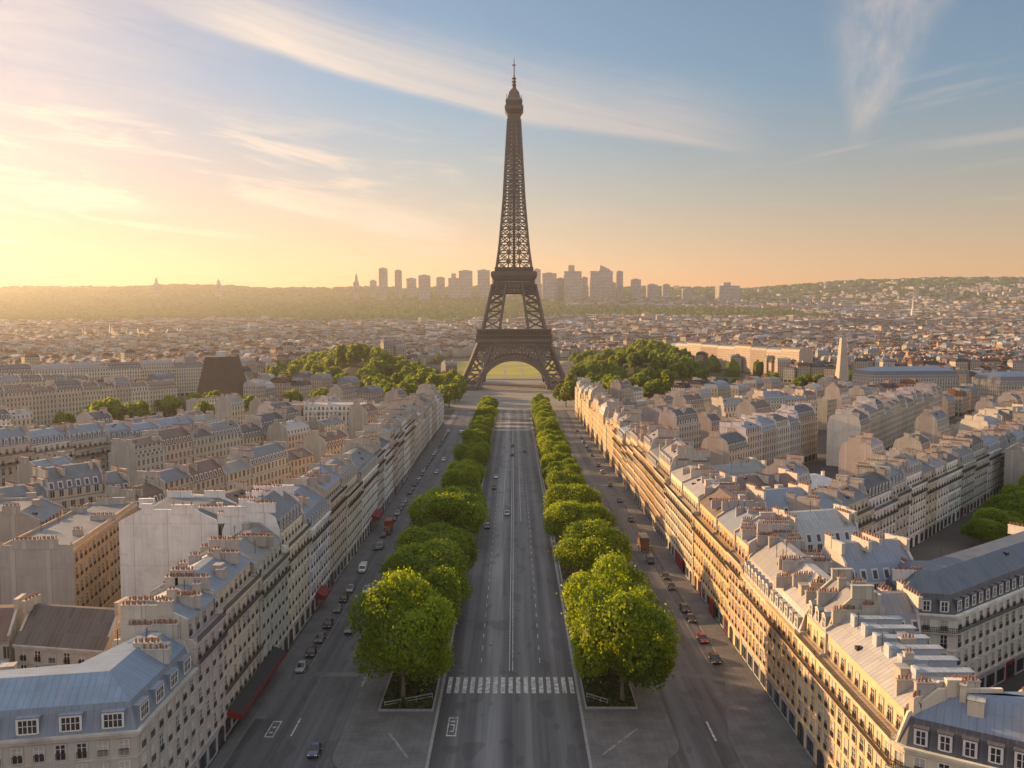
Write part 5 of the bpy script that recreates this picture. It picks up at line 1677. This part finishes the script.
# ------------------------------------------------------------------ cars
def car_meshes(long_=4.4, wd=1.82, ht=1.5, van=False):
    """materials are set per car; body faces -y (front at -y), wheels separate"""
    hl = long_ / 2
    if van: prof = [(-hl, .35), (-hl, .95), (-hl + .45, 1.15), (-hl + 1.15, 1.95), (-hl + 1.5, 2.1), (hl - .1, 2.1), (hl, 1.9), (hl, .35)]; cab = None
    else: prof = [(-hl, .36), (-hl - .02, .62), (-hl + .15, .78), (-hl + 1.15, .95), (hl - .75, 1.0), (hl - .08, .95), (hl, .7), (hl - .02, .36)]
    mb = MB(); h = wd / 2
    n = len(prof)

    def sect(p, s, w_): return (s * w_, p[0], p[1])
    wid = [h * (.90 if i in (0, n - 1) else 1) * (.93 if p[0] < -hl + .3 or p[0] > hl - .2 else 1) for i, p in enumerate(prof)]
    for i in range(n):
        j = (i + 1) % n
        mb.face([sect(prof[i], -1, wid[i]), sect(prof[i], 1, wid[i]), sect(prof[j], 1, wid[j]), sect(prof[j], -1, wid[j])])
    mb.face([sect(p, 1, w_) for p, w_ in zip(prof, wid)][::-1]); mb.face([sect(p, -1, w_) for p, w_ in zip(prof, wid)])
    cabm = MB(); glass = MB()
    if not van:
        b = [(-hl + 1.05, .93), (hl - .5, .97)]; t_ = [(-hl + 1.95, ht), (hl - 1.15, ht)]
        hb, htp = h * .93, h * .72
        A = [(-hb, b[0][0], b[0][1]), (hb, b[0][0], b[0][1]), (hb, b[1][0], b[1][1]), (-hb, b[1][0], b[1][1])]
        T = [(-htp, t_[0][0], ht), (htp, t_[0][0], ht), (htp, t_[1][0], ht), (-htp, t_[1][0], ht)]
        mb.face(T)
        mb.box(-htp * .98, htp * .98, t_[0][0], t_[1][0], ht - .06, ht + .03)
        for i in range(4):
            j = (i + 1) % 4
            glass.face([A[i], A[j], T[j], T[i]])
            mb.beam(A[i], T[i], .05)
        for s_ in (-1, 1): mb.beam((s_ * hb, (b[0][0] + b[1][0]) / 2, .95), (s_ * htp, (t_[0][0] + t_[1][0]) / 2, ht), .05)
        for s_ in (-1, 1): mb.box(min(s_ * h, s_ * (h + .16)), max(s_ * h, s_ * (h + .16)), -hl + 1.35, -hl + 1.5, .92, 1.06)
    else:
        glass.face([(-h * .86, -hl + .5, 1.19), (h * .86, -hl + .5, 1.19), (h * .82, -hl + 1.12, 1.93), (-h * .82, -hl + 1.12, 1.93)])
        glass.v = [(x, y - .03, z + .03) for x, y, z in glass.v]
        for s_ in (-1, 1): mb2 = glass.face([(s_ * (h + .01), -hl + .9, 1.2), (s_ * (h + .01), -hl + 1.9, 1.2), (s_ * (h + .01), -hl + 1.9, 1.85), (s_ * (h + .01), -hl + 1.2, 1.85)])
    return mb.mesh('body', [M['rubber']]), glass.mesh('glazing', [M['carglass']])


def wheel_mesh():
    mb = MB()
    for x0, r, m in ((-.11, .33, 0),):
        mb.tube([(-.11, 0, 0), (-.1, 0, 0), (.1, 0, 0), (.11, 0, 0)], [.28, .33, .33, .28], 14, 0)
        mb.tube([(-.12, 0, 0), (.12, 0, 0)], [.19, .19], 10, 1)
    return mb.mesh('wheel', [M['rubber'], M['frame']])


CARB = {'car': car_meshes(), 'van': car_meshes(5.2, 1.95, 2.1, True), 'small': car_meshes(3.8, 1.72, 1.5)}
CLEN = {'car': 4.4, 'van': 5.2, 'small': 3.8}
WHEEL = wheel_mesh()
mb = MB(); mb.box(-.2, .2, -.04, .04, -.09, .09); HL = mb.mesh('headlight', [M['white_lens']]); mb = MB(); mb.box(-.17, .17, -.04, .04, -.09, .09); TL = mb.mesh('rear_lamp', [M['red_lens']])
DARK, SILV, WHT, BLUEC, BLK, REDC, GRYC = (.022, .024, .028), (.32, .33, .34), (.62, .62, .61), (.03, .05, .10), (.012, .012, .014), (.22, .03, .025), (.12, .125, .13)
CCN = {DARK: 'charcoal', SILV: 'silver', WHT: 'white', BLUEC: 'dark blue', BLK: 'black', REDC: 'dark red', GRYC: 'grey'}
BODYC = {}


def car(kind, c, x, y, face, label, group, parts=True):
    r = thing('parked_car' if 'parked' in group else 'car', label, 'van' if kind == 'van' else 'car', (x, y, 0.0), group, face)
    if (kind, c) not in BODYC:
        m = CARB[kind][0].copy(); m.materials.clear(); m.materials.append(carpaint(c)); BODYC[(kind, c)] = m
    link('body', BODYC[(kind, c)], r); link('glazing', CARB[kind][1], r)
    hl = CLEN[kind] / 2
    for sx in (-1, 1):
        for yy in (-hl + .85, hl - .8): link('wheel', WHEEL, r, (sx * .78, yy, .33))
        if parts:
            link('headlight', HL, r, (sx * .6, -hl + .04, .66)); link('rear_lamp', TL, r, (sx * .64, hl - .02, .8))
    return r


rnd.seed(64)
GL, GRt, GM = 'parked cars along the left pavement', 'parked cars along the right pavement', 'cars driving on the avenue'
lp = [(168.5, SILV, 'car'), (176.5, DARK, 'car'), (184.5, GRYC, 'car'), (193.5, BLK, 'car'), (204, GRYC, 'small'), (212, BLK, 'car'), (220, SILV, 'car'), (238, WHT, 'van')]
yq = 262
while yq < 560:
    lp.append((yq + rnd.uniform(-1, 1), rnd.choice((SILV, DARK, GRYC, BLK, WHT, BLUEC, DARK)), rnd.choice(('car', 'car', 'small')))); yq += rnd.choice((7.5, 8, 9.5, 16))
for k, (y, c, kd) in enumerate(lp):
    car(kd, c, -43.1 + rnd.uniform(-.15, .15), y, rnd.uniform(-.03, .03), f"{CCN[c]} parked {'van' if kd == 'van' else 'car'}, {ORD[k + 1]} from the near end of the left parking lane", GL, y < 330)
rp = [(173, BLK, 'car'), (184.5, REDC, 'car'), (197.5, DARK, 'car'), (204.5, BLK, 'car'), (222, DARK, 'small'), (231.5, BLK, 'car')]
yq = 300
while yq < 560:
    rp.append((yq, rnd.choice((DARK, BLK, GRYC, BLUEC)), rnd.choice(('car', 'small')))); yq += rnd.choice((14, 19, 26, 33))
for k, (y, c, kd) in enumerate(rp):
    car(kd, c, 41.9 + rnd.uniform(-.15, .15), y, rnd.uniform(-.03, .03), f"{CCN[c]} parked car, {ORD[k + 1]} from the near end of the right parking lane", GRt, y < 330)
mv = [(-32.6, 134.5, BLUEC, 'small', 'dark blue small car driving in the left side street nearest the viewer'), (-37.6, 190, BLUEC, 'car', 'dark blue car driving beside the first tree in the left side street'),
      (-38.6, 219, SILV, 'car', 'silver car driving in the left side street just behind a dark blue one'), (-35.4, 266, BLUEC, 'car', 'blue car in the left side street level with the orange truck'),
      (-42.0, 263, GRYC, 'van', 'grey van standing in the left side street before the orange truck'), (-36.6, 398, SILV, 'car', 'silver car far along the left side street'), (-36.4, 436, WHT, 'car', 'white car farther along the left side street'),
      (-9.2, 290, DARK, 'car', 'charcoal car on the carriageway beside the left trees, nearest there'), (-2.6, 310, SILV, 'car', 'silver car on the carriageway near its centre line'), (-8.6, 360, BLK, 'car', 'black car in the outer left lane of the carriageway'),
      (-8.2, 386, WHT, 'small', 'small white car ahead of a black one in the left lane'), (-.9, 452, BLK, 'car', 'black car on the centre line far up the carriageway'), (-.7, 486, DARK, 'car', 'charcoal car farthest up the carriageway centre'),
      (5.8, 466, DARK, 'car', 'charcoal car in the right lane far up the carriageway'), (-33, 545, WHT, 'van', 'white van turning at the far end of the left side street')]
for x, y, c, kd, lab in mv: car(kd, c, x, y, 0 if y < 500 else 1.2, lab, GM, y < 320)


def truck(name, label, x, y, body_mats, L, Hh, rz, tarp):
    r = thing(name, label, 'truck', (x, y, 0), None, rz)
    mb = MB(); mb.box(-1.15, 1.15, -L / 2, L / 2 - 2.2, .9, Hh, 0)
    if tarp:
        for k in range(5): mb.box(-1.2, 1.2, -L / 2 + .3 + k * (L - 2.9) / 4, -L / 2 + .42 + k * (L - 2.9) / 4, .95, Hh + .05, 0)
        mb.face([(-1.3, -L / 2 - .1, Hh + .06), (1.3, -L / 2 - .1, Hh + .06), (1.3, L / 2 - 2.1, Hh + .06), (-1.3, L / 2 - 2.1, Hh + .06)], 1)
    link('load_box', mb.mesh('load_box', body_mats), r)
    mb = MB()
    pr = [(L / 2 - 2.0, .5), (L / 2, .5), (L / 2, 1.5), (L / 2 - .4, 2.5), (L / 2 - 2.0, 2.55)]
    mb.face([(1.05, a, b) for a, b in pr]); mb.face([(-1.05, a, b) for a, b in pr][::-1])
    for a, b in zip(pr, pr[1:] + pr[:1]): mb.face([(-1.05, *a), (1.05, *a), (1.05, *b), (-1.05, *b)])
    link('cab', mb.mesh('cab', [body_mats[0]]), r)
    mb = MB(); mb.face([(-.95, L / 2 + .02, 1.55), (.95, L / 2 + .02, 1.55), (.9, L / 2 - .36, 2.45), (-.9, L / 2 - .36, 2.45)]); link('windscreen', mb.mesh('windscreen', [M['carglass']]), r)
    mb = MB(); mb.box(-.5, .5, -L / 2, L / 2 - .3, .55, .9); link('chassis', mb.mesh('chassis', [M['iron']]), r)
    for sx in (-1, 1):
        for yy in (-L / 2 + 1.2, L / 2 - 1.1): link('wheel', WHEEL, r, (sx * .98, yy, .48), 0, None, (1.4, 1.45, 1.45))
    return r


truck('orange_truck', 'orange box truck parked by the left pavement beside a red shopfront', -42.4, 283, [M['orange'], M['orange']], 7.5, 4.4, math.pi, False)
truck('canvas_truck', 'brown canvas covered truck parked by the right pavement', 40.4, 262, [M['tarp'], M['plaza']], 9.0, 4.6, 0, True)
car('van', DARK, 40.2, 247, 0, 'charcoal van parked just before the brown canvas truck', 'parked vans by the canvas truck')
# roof lights in a row across the first right-hand roof
r1 = next(o for o in COL.objects if o.get('label', '').endswith('first from the near end, right avenue frontage'))
for k in range(6):
    y = 107.5 + k * 4.0
    mb = MB(); mb.box(52.6, 59.5, y, y + 1.3, 22.5, 25.0, 0); mb.box(52.3, 59.8, y - .15, y + 1.45, 25.0, 25.14, 1); mb.box(52.1, 52.6, y - .1, y + 1.4, 22.5, 25.5, 2)
    o = obj('roof_lantern', mb, [M['party'], M['zinc'], M['trim']], r1, (.36, .41, .47))
# ------------------------------------------------------------------ awnings
def awning(label, x, y0, y1, side, z, cloth, val):
    r = thing('shop_awning', label, 'awning', (x, y0, z))
    mb = MB(); o = side * 2.3
    mb.face([(x, y0, z + 1.1), (x, y1, z + 1.1), (x + o, y1, z), (x + o, y0, z)]); mb.face([(x, y0, z + 1.04), (x + o, y0, z - .06), (x + o, y1, z - .06), (x, y1, z + 1.04)])
    obj('canopy', mb, cloth, r)
    mb = MB(); mb.box(min(x + o, x + o * 1.02), max(x + o, x + o * 1.02), y0, y1, z - .65, z + .02)
    mb.face([(x, y0, z + 1.08), (x + o, y0, z), (x + o, y0, z - 1.0), (x, y0, z - .6)])
    obj('valance', mb, val, r)


awning('long black awning with a red valance over shops at the near left', -48.5, 140, 168, 1, 4.0, M['black_cloth'], M['red'])
awning('red shop awning on the left frontage beyond the long black one', -48.5, 204, 210, 1, 3.6, M['red'], M['red'])
awning('red shop awning beside the orange truck on the left', -48.5, 286, 296, 1, 4.4, M['red'], M['red'])
for y0, y1, lab in ((199, 204, 'nearer red painted shop hoarding low on the right frontage'), (236, 247, 'farther red painted shop hoarding low on the right frontage')):
    mb = MB(); n_ = int((y1 - y0) / 1.6)
    for k in range(n_):
        ya = y0 + (y1 - y0) * k / n_
        mb.box(47.62, 47.84, ya + .1, ya + (y1 - y0) / n_ - .1, .2, 3.2)
    mb.box(47.5, 47.84, y0, y1, 3.2, 3.8)
    tag(obj('shop_hoarding', mb, M['red']), lab, 'shopfront')

# ------------------------------------------------------------------ haze
mb = MB(); mb.box(-8400, 8400, -280, 8600, -3, 640)
m = bpy.data.materials.new('haze'); m.use_nodes = True; t = m.node_tree
t.nodes.remove(t.nodes['Principled BSDF'])
pv = t.nodes.new('ShaderNodeVolumePrincipled')
pv.inputs['Color'].default_value = (.93, .93, .93, 1); pv.inputs['Density'].default_value = HAZE_DENSITY; pv.inputs['Anisotropy'].default_value = HAZE_G
t.links.new(pv.outputs[0], t.nodes['Material Output'].inputs['Volume'])
hz = obj('haze', mb, m); hz['kind'] = 'stuff'; hz['label'] = 'golden evening haze over the city'; hz['category'] = 'haze'
